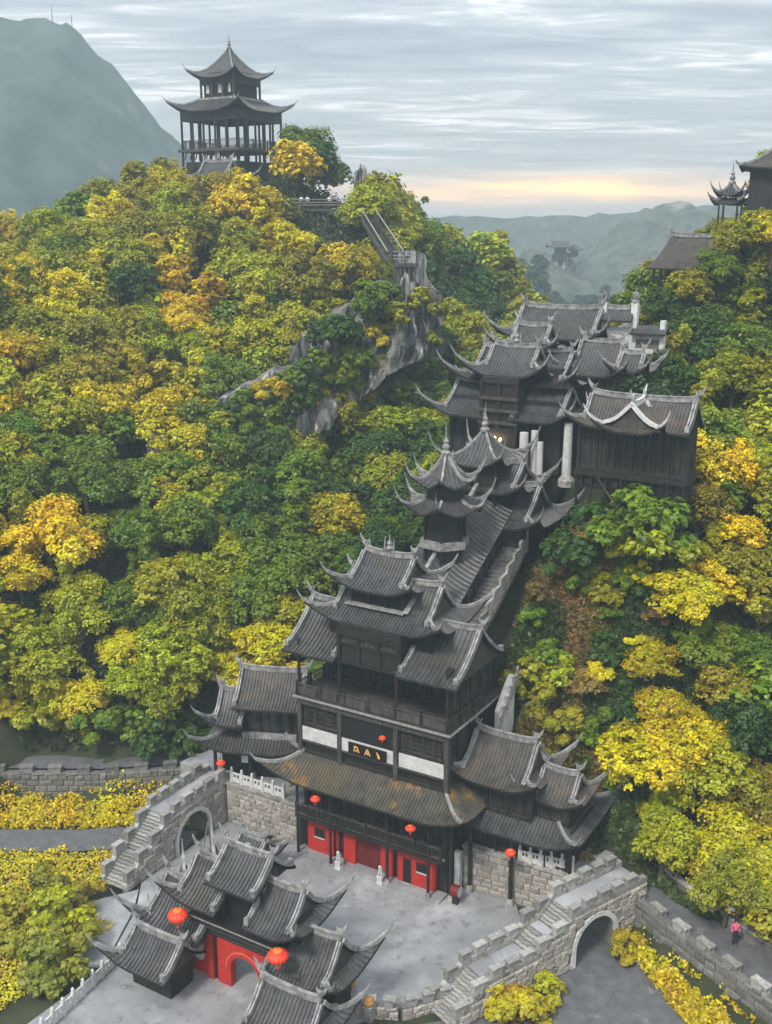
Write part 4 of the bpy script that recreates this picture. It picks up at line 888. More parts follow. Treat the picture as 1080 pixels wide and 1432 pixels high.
def gz1(u, v): x, y, _ = B(u, v); return float(ground_z([x], [y])[0])
# roads and kerb walls
def ribbon(name, line, w, z, m, dz=0.0):
    rows = []; n = 30
    P_ = [Vector((p[0], p[1], 0)) for p in line]
    def at(t): f = t * (len(P_) - 1); i = min(int(f), len(P_) - 2); return P_[i].lerp(P_[i + 1], f - i)
    for i in range(n + 1):
        t = i / n; p = at(t); d = (at(min(1, t + .02)) - at(max(0, t - .02))).normalized(); s = Vector((-d.y, d.x, 0)); rows.append([tuple(p - s * w / 2 + Vector((0, 0, z))), tuple(p + s * w / 2 + Vector((0, 0, z)))])
    return struct(name, MB().grid(rows), m)
ribbon('road', [(-56, -30), (-40, -19.5), (-33, -14.8), (-27, -11.2), (-22, -8.3), (-17.5, -5.0), (-13.9, -3.65)], 3.0, -.03, ASPH)
ribbon('road', [(13.5, 1.0), (17, -.7), (20.5, -3.0), (25, -6.6), (31, -12)], 4.6, -.03, ASPH)
struct('road_kerb', MB().sweep([(18.6, 1.1, -.05), (21.6, -.95, -.05), (26.3, -4.6, -.05), (32.2, -10, -.05)], .22, .16), MERL); 
def kerb_wall(label, line, z0, z1, seed, mean=.75):
    for i in range(len(line) - 1):
        pass
    T = Thing('kerb_wall', label, 'stone wall', (line[0][0], line[0][1], z0)); base = Vector((line[0][0], line[0][1])); r = random.Random(seed); n = 0
    for i in range(len(line) - 1):
        a = Vector(line[i]) - base; b = Vector(line[i + 1]) - base; L_ = (b - a).length; ang = math.atan2(b.y - a.y, b.x - a.x); h = z1 - z0
        o = link('wall_core', mesh('wall_core', MB().box((0, .02, -.6), (L_, .5, h)), MORTAR), T.e, (a.x, a.y, 0), ang)
        hd = bpy.data.objects.new('tmp', None)
        stone_face(T.e, (a.x, a.y, 0), ang, L_, h, .5, mean, True, rg=random.Random(seed + i), limit=72)
        k = int(L_ / 1.75)
        for j in range(k):
            s = L_ * (j + .2) / k; link('merlon', mesh('merlon', MB().box((0, .02, 0), (1.05, .45, .5 * r.uniform(.9, 1.1))).box((-.04, -.04, .45), (1.1, .5, .58)), MERL if seed > 50 else STONED), T.e, (a.x + math.cos(ang) * s, a.y + math.sin(ang) * s, h - .02), ang + r.uniform(-.04, .04))
    return T
kerb_wall('long dark crenellated stone wall above the left road and yellow shrubs', LW, 0., 2.55, 11)
kerb_wall('long crenellated wall of dark stone dropping towards the lower right corner', RW[:4] + [(33, -5.2)], .2, 2.7, 61)
struct('upper_road', MB().grid([[(u - .2, v + .4, 2.72), (u - .9, v + 2.4, 2.78)] for u, v in LW]), ASPH); struct('upper_road', MB().grid([[(u + .2, v + .4, 2.74), (u + 1.4, v + 2.5, 2.80)] for u, v in RW]), ASPH)
T = Thing('roadside_wall', 'low mossy wall on the hill side of the right upper road, under the trees', 'stone wall', (19, 5.5, 2.7)); 
for i in range(len(RW) - 1):
    a = (RW[i][0] + 1.5, RW[i][1] + 2.7); b = (RW[i + 1][0] + 1.5, RW[i + 1][1] + 2.7); T.part('wall_section', MB().sweep([(a[0], a[1], 2.5), (b[0], b[1], 2.5)], .35, 1.0), STONED); T.part('coping', MB().sweep([(a[0], a[1], 3.5), (b[0], b[1], 3.5)], .45, .12), MERL)
stp = Thing('side_steps', 'short weathered steps beside the right bridge head, going down behind the kerb wall', 'steps', (17.2, 3, 1))
for i in range(7): stp.part('step', MB().box((17.3 + .3 * i, 3.2, 2.9 - .2 * i), (17.62 + .3 * i, 4.9 - .1 * i, 3.1 - .2 * i)), STONED)
# ================================================================== FOLIAGE
def leaf_quads(C, Nrm, size, r, aspect=1.5, droop=.0):
    """C centres (n,3), Nrm unit (n,3) -> verts, quads"""
    n = len(C); t = r.normal(size=(n, 3)); t -= (t * Nrm).sum(1)[:, None] * Nrm; t /= np.linalg.norm(t, axis=1)[:, None] + 1e-9; b = np.cross(Nrm, t)
    s = size * r.uniform(.6, 1.35, (n, 1)); a = t * s * aspect * .5; b = b * s * .5
    V = np.empty((n, 4, 3)); V[:, 0] = C - a; V[:, 1] = C + b + Nrm * s * .12; V[:, 2] = C + a; V[:, 3] = C - b + Nrm * s * .12
    return V.reshape(-1, 3), np.arange(4 * n).reshape(n, 4)
def tone_attr(me, tone, hue):
    at = me.color_attributes.new('tone', 'FLOAT_COLOR', 'POINT'); n = len(tone); c = np.zeros((n, 4, 4), np.float32); c[:, :, 0] = tone[:, None]; c[:, :, 1] = hue[:, None]; c[:, :, 3] = 1; at.data.foreach_set('color', c.ravel())
def crown_mesh(seed, n=5200, rx=3.2, rz=2.6, lobes=16, size=.185, shape='round', base=2.6):
    r = np.random.default_rng(seed); L_ = []; 
    for i in range(lobes):
        a = r.uniform(0, 2 * math.pi); q = math.sqrt(r.uniform(.03, 1)); h = r.uniform(-.45, 1)
        if shape == 'tall': q *= .55 * (1.15 - .5 * abs(h)); h *= 1.4
        k = math.sqrt(max(.08, 1 - .75 * max(h, 0) ** 2)) if shape != 'tall' else 1
        L_.append((rx * q * k * math.cos(a) * .9, rx * q * k * math.sin(a) * .9, base + rz * .5 + rz * .66 * h, rx * r.uniform(.16, .44), r.uniform(0, 1), r.uniform(0, 1)))
    L_ = np.array(L_); wts = L_[:, 3] ** 2; k = r.choice(lobes, n, p=wts / wts.sum()); d = r.normal(size=(n, 3)); d[:, 2] += .35; d /= np.linalg.norm(d, axis=1)[:, None]
    # small sprays inside every lobe: quantise directions so that leaves gather in tufts
    tuft = r.normal(size=(lobes, 34, 3)); tuft[:, :, 2] += .4; tuft /= np.linalg.norm(tuft, axis=2)[:, :, None]; ti = r.integers(0, 34, n); td = tuft[k, ti]
    d = d * .27 + td; d /= np.linalg.norm(d, axis=1)[:, None]
    rad = L_[k, 3] * r.uniform(.6, 1.16, n) * (1 + .16 * np.sin(ti * 2.4)); C = L_[k, :3] + d * rad[:, None] * np.array([1, 1, .78])
    Nn = d * .75 + np.array([0, 0, .8]) + r.normal(size=(n, 3)) * .35; Nn /= np.linalg.norm(Nn, axis=1)[:, None]
    V, Q = leaf_quads(C, Nn, size, r); me = np_mesh('crown', V, Q, LEAF)
    tone_attr(me, np.clip(.25 * L_[k, 4] + .3 * ((ti * 7 + k * 3) % 11) / 11 + r.uniform(0, .45, n), 0, 1), np.clip(.6 * L_[k, 5] + r.uniform(0, .4, n), 0, 1)); return me
def trunk_mesh(seed, h=3.4, r0=.2):
    r = random.Random(seed); mb = MB(); p = [(0, 0, -1.2), (r.uniform(-.15, .15), r.uniform(-.15, .15), h * .35), (r.uniform(-.3, .3), r.uniform(-.3, .3), h * .75), (r.uniform(-.3, .3), r.uniform(-.3, .3), h * 1.25)]
    mb.tube(p, [r0 * 1.3, r0, r0 * .75, r0 * .35], 6)
    for i in range(5):
        a = r.uniform(0, 6.28); l = r.uniform(1.2, 2.0); q = Vector(p[2]) if i % 2 else Vector(p[1]).lerp(Vector(p[2]), .6); mb.tube([q, q + Vector((math.cos(a) * l * .5, math.sin(a) * l * .5, l * .4)), q + Vector((math.cos(a) * l, math.sin(a) * l, l * .95))], [r0 * .5, r0 * .35, r0 * .15], 5)
    return mesh('trunk', mb, BARK)
CR = [crown_mesh(10 + i, n=13500, lobes=24 + i) for i in range(7)]; CT = [crown_mesh(40 + i, n=11500, rx=2.3, rz=3.6, lobes=16, shape='tall', base=2.6) for i in range(3)]
CS = [crown_mesh(60 + i, n=5600, rx=1.7, rz=1.3, lobes=9, size=.2, base=.2) for i in range(3)]; TR = [trunk_mesh(5 + i) for i in range(3)]; TS = [trunk_mesh(15 + i, .7, .07) for i in range(2)]
PAL = dict(yellow=(.64, .50, .005), gold=(.56, .41, .006), yg=(.36, .36, .006), green=(.15, .22, .008), dark=(.055, .11, .012), teal=(.05, .10, .028), orange=(.60, .36, .008), olive=(.30, .27, .010), brown=(.25, .16, .04))
SEED = [(60,380,'yg'),(20,430,'gold'),(130,350,'yellow'),(250,400,'yellow'),(90,420,'yellow'),(330,430,'yellow'),(300,490,'yellow'),(450,600,'green'),(480,660,'dark'),(420,780,'green'),(300,620,'green'),(200,820,'green'),(200,300,'olive'),(90,300,'olive'),(270,290,'olive'),(350,250,'yellow'),(330,300,'yellow'),(355,380,'yellow'),(375,340,'yellow'),(310,340,'yg'),(300,440,'orange'),(230,360,'yg'),(180,420,'yg'),(60,450,'yg'),(150,500,'olive'),(280,500,'yg'),(370,480,'yg'),(430,300,'olive'),(460,350,'gold'),(520,370,'yg'),(430,420,'olive'),(430,200,'green'),(480,220,'olive'),(60,560,'yg'),(170,570,'yg'),(230,600,'gold'),(130,620,'green'),(30,650,'green'),(60,700,'yg'),(250,700,'yellow'),(100,750,'yg'),(200,760,'green'),(440,640,'yg'),(420,720,'green'),(540,560,'green'),(590,620,'yg'),(560,500,'green'),(500,560,'teal'),(350,700,'dark'),(250,830,'yg'),(330,800,'yg'),(350,880,'green'),(60,900,'yg'),(130,870,'yg'),(50,960,'yg'),(160,1000,'yellow'),(230,970,'yg'),(290,900,'yg'),(400,860,'green'),(240,1020,'green'),(480,760,'green'),(540,730,'dark'),(10,830,'gold'),(300,740,'yg'),(140,810,'yg'),(60,820,'yellow'),(200,900,'yellow'),(100,980,'gold'),(330,930,'yellow'),(180,860,'yg'),(20,520,'gold'),
 (600,350,'green'),(660,340,'green'),(700,380,'olive'),(640,400,'teal'),(740,410,'olive'),(660,470,'yg'),(620,440,'dark'),(1050,330,'olive'),(980,400,'olive'),(950,480,'olive'),(1000,450,'green'),(930,520,'dark'),(1050,480,'teal'),(1000,560,'yg'),(1050,600,'yg'),(910,720,'yellow'),(940,800,'yellow'),(1000,780,'yg'),(880,800,'green'),(1050,760,'olive'),(960,830,'yellow'),(760,830,'green'),(740,900,'green'),(820,850,'yg'),(1000,900,'olive'),(940,920,'gold'),(1050,950,'green'),(850,960,'dark'),(850,1000,'green'),(960,1050,'yellow'),(900,1090,'gold'),(1030,1010,'dark'),(1050,1100,'olive'),(900,1160,'yg'),(830,1150,'yg'),(1000,1180,'gold'),(1060,1220,'olive'),(940,1230,'dark'),(800,690,'brown'),(770,760,'yg'),(720,810,'brown'),(760,700,'green'),(780,930,'olive'),(740,960,'green'),(800,880,'green'),(840,640,'teal')]
WORD = dict(yellow='bright yellow', gold='golden', yg='yellow-green', green='fresh green', dark='deep green', teal='blue-green', orange='orange', olive='olive', brown='rust-brown')
ROCKS = [(338, 582, 16, 24), (400, 570, 26, 22), (445, 545, 30, 34), (500, 480, 26, 36), (535, 460, 14, 30), (566, 430, 14, 60), (215, 640, 22, 20)]
LMK = [('hilltop pagoda', 326, 190), ('lookout deck', 462, 285), ('viewing platform', 568, 362), ('white spire', 566, 430), ('pale cliff face', 430, 560), ('small streaked rock', 335, 580), ('dark mid-hill rock', 215, 640), ('dark kerb wall on the left', 110, 1080), ('left pavilion', 365, 980), ('tower top roof', 540, 790), ('hexagonal pavilion', 615, 680), ('palace left roof', 640, 540), ('rear hall', 770, 440), ('stilted corridor', 890, 600), ('small hillside hall', 960, 370), ('tall edge hall', 1060, 260), ('right pavilion', 760, 1060), ('pink-coated walker', 990, 1290), ('right bridge head', 860, 1215), ('left picture edge at hilltop height', 0, 420), ('left picture edge at mid height', 0, 640), ('left picture edge low down', 0, 860), ('right picture edge at mid height', 1080, 760), ('right picture edge low down', 1080, 1040), ('open brown slope', 800, 820)]
def place(px, py):
    d, n_, a, b = min((((px - a) ** 2 + ((py - b) * 1.0) ** 2) ** .5, n_, a, b) for n_, a, b in LMK); dx, dy = px - a, py - b
    q = 'beside' if d < 45 else ('left of' if dx < -abs(dy) else 'right of' if dx > abs(dy) else 'above' if dy < 0 else 'below')
    return ('' if d < 45 else 'close ' if d < 95 else 'well ') + q + ' the ' + n_
def zone(px, py):
    if px < 620:
        if py < 330: return 'on the left hilltop' if px < 300 else 'around the hilltop pagoda and lookout'
        if px > 400 and py < 620: return 'around the white cliff'
        if py < 560: return 'on the upper left hillside'
        if py < 800: return 'on the middle left hillside'
        return 'on the lower left hillside above the dark wall'
    if px < 780 and py < 520: return 'on the ridge left of the upper palace'
    if py < 520: return 'on the upper right hillside by the dark halls'
    if py < 760: return 'on the right hillside beside the corridor'
    if py < 1000: return 'on the right hillside, middle height'
    return 'on the lower right hillside above the kerb wall'
def blocked(x, y, z, rad):
    u, v = toF(x, y); m = rad * .55
    if -21 - m * .2 < u < 17 and -40 < v < 8.5: return True
    if -4.0 - m < u < 6.0 + m and 8 < v < 20: return True
    if -7.5 - m < u < 9.8 + m * .5 and 18.5 < v < 33: return True
    if 6.5 < u < 17 and 15 - m < v < 20: return True
    if v < -3.2 + (u - 17) * -.52 + 9.0 + m * .6 and u >= 15: return True
    if u <= -15 and v < (u + 18.6) * .62 + 4.2 + m: return True
    return False
cands = []; rr_ = np.random.default_rng(5)
CX = rr_.uniform(-100, 75, 16000); CY = rr_.uniform(50, 200, 16000); CZ = ground_z(CX, CY)
order = np.argsort(CY); acc = []
for i in order:
    x, y, z = CX[i], CY[i], CZ[i]
    if z < 1: continue
    px, py = proj(x, y, z + 3)
    if not (-70 < px < 1150 and 120 < py < 1400): continue
    sc = (.65 + .0033 * y) * (1 if rr_.uniform() < .7 else .75); u, v = toF(x, y)
    dry = 5 < u < 15 and 5 < v < 16
    if dry: sc *= .62
    rad = 2.5 * sc
    if blocked(x, y, z, rad): continue
    if any(((px - a) / (b_ + 8)) ** 2 + ((py - c_) / (d_ + 2)) ** 2 < 1 for a, c_, b_, d_ in ROCKS): continue
    if abs(px - 326) < 80 and py < 268 and y > 150: continue
    if 395 < px < 525 and 255 < py < 352 and y > 132: continue
    if abs(px - 306) < 48 and 222 < py < 285 and y > 138: continue
    if px > 893 and y < 135 and py < 418 - (px - 905) * .86: continue
    if px > 1000 and py < 300: continue
    ok = True
    for (a, b_, c0_, d_, *_r) in acc:
        if (a - x) ** 2 + (b_ - y) ** 2 + (c0_ - z) ** 2 * .8 < (.62 * (rad + d_)) ** 2: ok = False; break
    if ok: acc.append((x, y, z, rad, sc, px, py, dry))
print('trees', len(acc))
r = random.Random(12)
FARLEAF = leafmat('far_foliage'); nt_ = FARLEAF.node_tree
ac_ = nt_.nodes.new('ShaderNodeAttribute'); ac_.attribute_name = 'leafcol'
for l_ in list(nt_.links):
    if l_.from_node.type == 'OBJECT_INFO': to = l_.to_socket; nt_.links.remove(l_); nt_.links.new(ac_.outputs['Color'], to)
plan = []
for (x, y, z, rad, sc, px, py, dry) in acc:
    s0 = sorted((((px + r.gauss(0, 20) - a) ** 2 + (py + r.gauss(0, 20) - b_) ** 2), c_) for a, b_, c_ in SEED)[0][1]
    if r.random() < .15: s0 = r.choice(['green', 'yg', 'yg', 'dark', 'yellow'])
    c = PAL[s0]; j = r.uniform(.8, 1.2); c = (c[0] * j * r.uniform(.9, 1.08), c[1] * j * r.uniform(.94, 1.06), c[2] * j, 1)
    small = dry or rad < 1.3; tall = (not small) and r.random() < .2
    vis = rad / y * (1 if 0 < px < 1080 and py < 1432 else .3) * r.uniform(.95, 1.05)
    plan.append([vis, 'shrub' if small else ('tall_tree' if tall else 'broadleaf_tree'), x, y, z, rad, sc, px, py, s0, c])
plan.sort(key=lambda q: -q[0]); num = {}; mass = []
for vis, kind, x, y, z, rad, sc, px, py, s0, c in plan:
    small = kind == 'shrub'; tall = kind == 'tall_tree'; num[kind] = num.get(kind, 0) + 1
    k = sc * r.uniform(.85, 1.2) * (1.15 if small else 1); kz = k * r.uniform(.85, 1.15); cm = r.choice(CS) if small else (r.choice(CT) if tall else r.choice(CR))
    if num[kind] > 280 or (num[kind] > 90 and small): mass.append((x, y, z, k, kz, cm, c)); continue
    sz = 'large ' if k > 1.12 * (.65 + .0033 * y) else ('small ' if k < .8 * (.65 + .0033 * y) else '')
    lab = '%s%s leafy %s %s' % (sz, WORD[s0], 'bush' if small else ('narrow-crowned tree' if tall else 'round-crowned tree'), place(px, py)); grp = '%s%s %s %s' % (sz, WORD[s0] + (' narrow' if tall else ''), 'bushes' if small else 'trees', place(px, py))
    e = bpy.data.objects.new(kind, None); COL.objects.link(e); e.location = (x, y, z); e.rotation_euler = (r.uniform(-.08, .08), r.uniform(-.08, .08), r.uniform(0, 6.28)); e.scale = (k, k, kz)
    tag(e, lab, 'bush' if small else 'tree', grp); o = link('crown', cm, e); o.color = c; link('trunk', r.choice(TS if small else TR), e)
print('zone', sum(850 < q[7] < 1080 and 750 < q[8] < 1150 for q in plan), [(round(q[7]), round(q[8]), round(q[3])) for q in plan if 850 < q[7] < 1080 and 750 < q[8] < 1150][:12], [(px_, py_, Y_, round(float(ground_z([aty(px_,py_,Y_)[0]],[Y_])[0]),1), round(aty(px_,py_,Y_)[2],1)) for px_, py_, Y_ in ((900,900,76),(900,900,79),(900,900,83),(900,1050,70),(900,1050,74))])
print('trees', num, 'mass', len(mass))
if mass:
    VV = []; TT = []; CC = []
    for x, y, z, k, kz, cm, c in mass:
        n_q = len(cm.polygons); co = np.empty(n_q * 12); cm.vertices.foreach_get('co', co); co = co.reshape(n_q, 4, 3); t_ = np.empty(n_q * 16); cm.color_attributes['tone'].data.foreach_get('color', t_); t_ = t_.reshape(n_q, 4, 4)
        co, t_ = co[::7], t_[::7]; ctr = co.mean(1, keepdims=True); co = ctr + (co - ctr) * 2.1
        a_ = r.uniform(0, 6.28); R_ = np.array([[math.cos(a_), -math.sin(a_), 0], [math.sin(a_), math.cos(a_), 0], [0, 0, 1]]); VV.append(((co @ R_.T) * np.array([k, k, kz]) + np.array([x, y, z])).reshape(-1, 3)); TT.append(t_.reshape(-1, 4)); CC.append(np.tile(np.array(c), (len(co) * 4, 1)))
    VV = np.concatenate(VV); me = np_mesh('wood_mass', VV, np.arange(len(VV)).reshape(-1, 4), FARLEAF)
    for nm, dd in (('tone', np.concatenate(TT)), ('leafcol', np.concatenate(CC))): at = me.color_attributes.new(nm, 'FLOAT_COLOR', 'POINT'); at.data.foreach_set('color', dd.astype(np.float32).ravel())
    tag(link('distant_trees', me), kind='stuff')
# undergrowth below the crowns
def scatter(name, n, box, size, col, cond, hgt, seed, up=.8, aspect=1.5, jit=.5, fr_=False):
    r = np.random.default_rng(seed); X = r.uniform(box[0], box[1], n); Y = r.uniform(box[2], box[3], n)
    if fr_: X, Y = OX + UX * X + VX * Y, OY + UY * X + VY * Y
    Z = ground_z(X, Y)
    k = cond(X, Y, Z); X, Y, Z = X[k], Y[k], Z[k]; n = len(X); clump = np.clip(vnoise(X, Y, .9, 5) + .5, 0, 1) * np.clip(vnoise(X, Y, 2.2, 6) * 1.2 + .7, .1, 1)
    h = r.uniform(0, 1, n) ** .7 * hgt * (.25 + clump * 1.3); C = np.stack([X, Y, Z + h], 1); N_ = r.normal(size=(n, 3)) * jit; N_[:, 2] += up; N_[:, 1] -= .3; N_ /= np.linalg.norm(N_, axis=1)[:, None]
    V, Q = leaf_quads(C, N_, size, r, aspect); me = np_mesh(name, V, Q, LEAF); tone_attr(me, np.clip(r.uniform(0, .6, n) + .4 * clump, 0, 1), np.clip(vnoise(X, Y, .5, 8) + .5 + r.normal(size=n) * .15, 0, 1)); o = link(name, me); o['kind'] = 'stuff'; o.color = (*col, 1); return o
def inview(X, Y, Z, m=40):
    z = Z - HC; d = Y * cP - z * sP; px = 540 + F * X / d; py = 716 - F * (Y * sP + z * cP) / d; return (px > -m) & (px < 1080 + m) & (py > 100) & (py < 1432 + m)
def UV(X, Y): dx, dy = X - OX, Y - OY; return dx * UX + dy * UY, dx * VX + dy * VY
def notbuilt(X, Y):
    u, v = UV(X, Y); return ~(((u > -19) & (u < 17.4) & (v < 8.5) & (v > -40)) | ((u > -3) & (u < 5) & (v < 20) & (v > 6)) | ((u > -6) & (u < 8) & (v > 20) & (v < 31)))
def wood_c(X, Y, Z): u, v = UV(X, Y); return inview(X, Y, Z) & (Z > 1.) & notbuilt(X, Y) & ~((u > 15) & (v < 5.6 - .54 * (u - 17.6))) & ~((u < -15) & (v < (u + 18.6) * .62 + 3.6))
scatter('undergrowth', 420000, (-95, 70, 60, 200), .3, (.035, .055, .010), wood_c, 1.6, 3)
def dry_c(X, Y, Z): u, v = UV(X, Y); return (u > 5.2) & (u < 15) & (v > 3) & (v < 16) & (Z > 1) & (vnoise(X, Y, .35, 12) > -.03)
def slope_c(X, Y, Z): u, v = UV(X, Y); return (Z > 1.2) & ~((u < 5.5) & (v < 16)) & ~((u > 15) & (v < 5.6 - .54 * (u - 17.6)))
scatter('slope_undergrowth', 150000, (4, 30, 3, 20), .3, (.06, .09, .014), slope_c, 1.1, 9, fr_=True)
scatter('dry_grass', 90000, (5, 15, 3, 16), .17, (.27, .17, .05), dry_c, 1.3, 4, up=.15, aspect=3.5, jit=.6, fr_=True)
def bedL(X, Y, Z): u, v = UV(X, Y); d = (v - (u + 18.6) * .62 - 1.4); return inview(X, Y, Z) & (u < -14.8) & (u > -55) & (Z < 1.5) & ((d < -.2) & ((v + 5.0) - (u + 17.5) * .64 > 1.65) )
scatter('yellow_shrub_border', 120000, (-50, -14.8, -24, 4), .17, (.66, .50, .006), bedL, 1.2, 6, up=.5, fr_=True)
def lawnL(X, Y, Z): u, v = UV(X, Y); return inview(X, Y, Z, 60) & (Z < 1) & (u > -45) & (((v + 5.0) - (u + 17.5) * .64 < -1.65) & (u < -16.4) | (u < -11.5 + (v + 11) * .0) & (v < -14.0) & (u + v * .15 < -12.6 + 0 * v)) 
scatter('yellow_ground_cover', 210000, (-50, 5, 42, 85), .14, (.60, .46, .008), lawnL, .55, 7, up=.9)
def bedR(X, Y, Z): u, v = UV(X, Y); rd = v - (-.7 - .88 * (u - 17)); wl = v - (3.2 - .55 * (u - 17.6)); return inview(X, Y, Z, 60) & (u > 17.7) & (rd > 3.1) & (wl < -.5) & (Z < 2.5)
scatter('yellow_shrub_bank', 110000, (17.5, 36, -16, 4), .17, (.60, .46, .008), bedR, 1.1, 8, up=.5, fr_=True)
def bush(label, u, v, k, col, tall=False, grp=None, z=None, name='bush', trunk=True):
    x, y, _ = B(u, v); z = float(ground_z([x], [y])[0]) if z is None else z; e = bpy.data.objects.new(name, None); COL.objects.link(e); e.location = (x, y, z); e.rotation_euler = (0, 0, r.uniform(0, 6)); e.scale = (k, k, k); tag(e, label, 'bush' if name == 'bush' else 'tree', grp)
    o = link('crown', r.choice(CR if not tall else CT) if name != 'bush' else r.choice(CS), e); o.color = (*col, 1); link('trunk', r.choice(TS if name == 'bush' else TR), e)
bush('large yellow-green leafy bush left of the gate, in the middle of the yellow planting', -13.9, -16.6, 1.35, PAL['yg']); bush('yellow-green bush against the lowest left gate roof', -11.6, -17.4, 1.1, (.30, .27, .015)); bush('green-yellow bush at the bottom edge left of the white balustrade', -10.6, -20.3, 1.3, (.22, .23, .02)); bush('golden bush at the foot of the left stair, beside the landing', -14.6, -13.4, .9, (.34, .26, .015)); bush('small round yellow-green bush by the dark stepping stone', -15.2, -20.0, .85, (.33, .30, .015)); bush('yellow bush at the left picture edge above the dark stone', -18.5, -17.2, .9, (.36, .30, .012)); bush('yellow-green bush behind the foot of the left stair', -18.6, -13.2, .9, (.26, .25, .012))
bush('spreading yellow bush under the outer flank of the right stair', 13.9, -8.3, .9, (.55, .44, .008)); bush('low yellow-green bush beside the right stair flank, nearest the archway', 15.6, -5.6, .7, (.40, .38, .01)); bush('bright yellow bush hiding the foot of the right bridge, at the bottom edge', 15.9, -8.6, 1.0, (.44, .34, .012)); bush('orange-yellow bush against the right bridge flank', 14.9, -7.6, .75, (.46, .24, .015)); bush('yellow bush at the bottom edge right of the bridge foot', 17.6, -10.6, .9, (.42, .36, .012)); bush('yellow-green bush at the lower edge left of the road', 19.3, -11.4, .8, (.30, .30, .012))
bush('dark yellow bush just right of the dark archway', 18.9, .4, .8, (.40, .30, .012)); bush('small yellow-green tree behind the left pavilion ridge', -12.8, 9.5, .9, PAL['yg'], name='broadleaf_tree')
for i in range(22):
    u, v = 6.6 + r.random() * 9.5, 8.8 + r.random() * 6.4
    if u < 8 and v > 13: continue
    s0 = r.choice(['yg', 'green', 'olive', 'yellow', 'green', 'dark', 'brown']); x_, y_, _ = B(u, v); q_ = proj(x_, y_, gz1(u, v)); bush('%s %s bush on the slope %s' % (('small', 'middling', 'large')[i % 3], WORD[s0], place(*q_)), u, v, (.75, .95, 1.2)[i % 3], PAL[s0], grp='%s %s bushes %s' % (('small', 'middling', 'large')[i % 3], WORD[s0], place(*q_)))
for i, (u, v, k) in enumerate(((8.6, 14.6, 1.5), (10.2, 14.9, 1.8), (11.8, 14.5, 1.5), (13.3, 14.9, 1.9), (15.0, 14.6, 1.7))):
    bush(('dark bush under the left end of the stilted corridor', 'deep green bush under the corridor, second from its left end', 'olive bush below the middle of the stilted corridor', 'green bush below the white-ridged porch', 'yellow-green bush under the right end of the corridor')[i], u, v, k, PAL[('dark', 'dark', 'olive', 'green', 'yg')[i]])
for i in range(16):
    u = -50 + i * 2.15; v = (u + 18.6) * .60 + 4.3 + r.uniform(-.3, 2.0); s0 = r.choice(['yg', 'olive', 'green', 'dark', 'yg', 'yellow']); x_, y_, _ = B(u, v); q_ = proj(x_, y_, gz1(u, v))
    if -80 < q_[0] < 300: bush('%s %s bush by the upper road, %s' % (('low', 'tall')[i % 2], WORD[s0], place(*q_).replace(' on the left', '').replace(' at mid height', '').replace('left picture edge', 'left edge')), u, v, (1.1, 1.6)[i % 2], PAL[s0], grp='%s bushes behind the left upper road' % WORD[s0])
for px, py, Y_, s0, lab in ((1062, 318, 104, 'yg', 'yellow-green tree hiding the foot of the tall edge hall'), (1035, 332, 105, 'olive', 'olive tree under the spired corner pavilion'), (1002, 372, 104, 'green', 'green tree in front of the right end of the small hillside hall'), (960, 402, 103, 'olive', 'olive tree in front of the left wall of the small hillside hall'), (1082, 322, 103, 'yellow', 'yellow tree at the right picture edge below the edge hall'), (930, 425, 103, 'dark', 'deep green tree below the left posts of the small hillside hall')):
    x_, y_, z_ = aty(px, py, Y_); e = bpy.data.objects.new('broadleaf_tree', None); COL.objects.link(e); k = .72; e.location = (x_, y_, z_ - 4.2 * k); e.scale = (k, k, k); tag(e, lab, 'tree'); o = link('crown', r.choice(CR), e); o.color = (*PAL[s0], 1); link('trunk', r.choice(TR), e)
T = Thing('flat_boulder', 'dark flat-topped boulder on the yellow ground cover at the lower left', 'boulder', (-16.4, -19.2, 0)); T.part('rock', MB().lathe((-16.4, -19.2, -.2), [(.95, 0), (1.0, .25), (.8, .5), (.4, .62), (0, .64)], 9), mat('black_rock', (.03, .028, .028), .9, (.06, .05, .05), 3))
struct('planting_soil', MB().grid([[(-19.8, -23.6, -.06), (-14.9, -20.9, -.06)], [(-18.8, -25.2, -.06), (-14.0, -22.4, -.06)]]), mat('dark_soil', (.035, .022, .022), .95, (.06, .04, .035), 2))
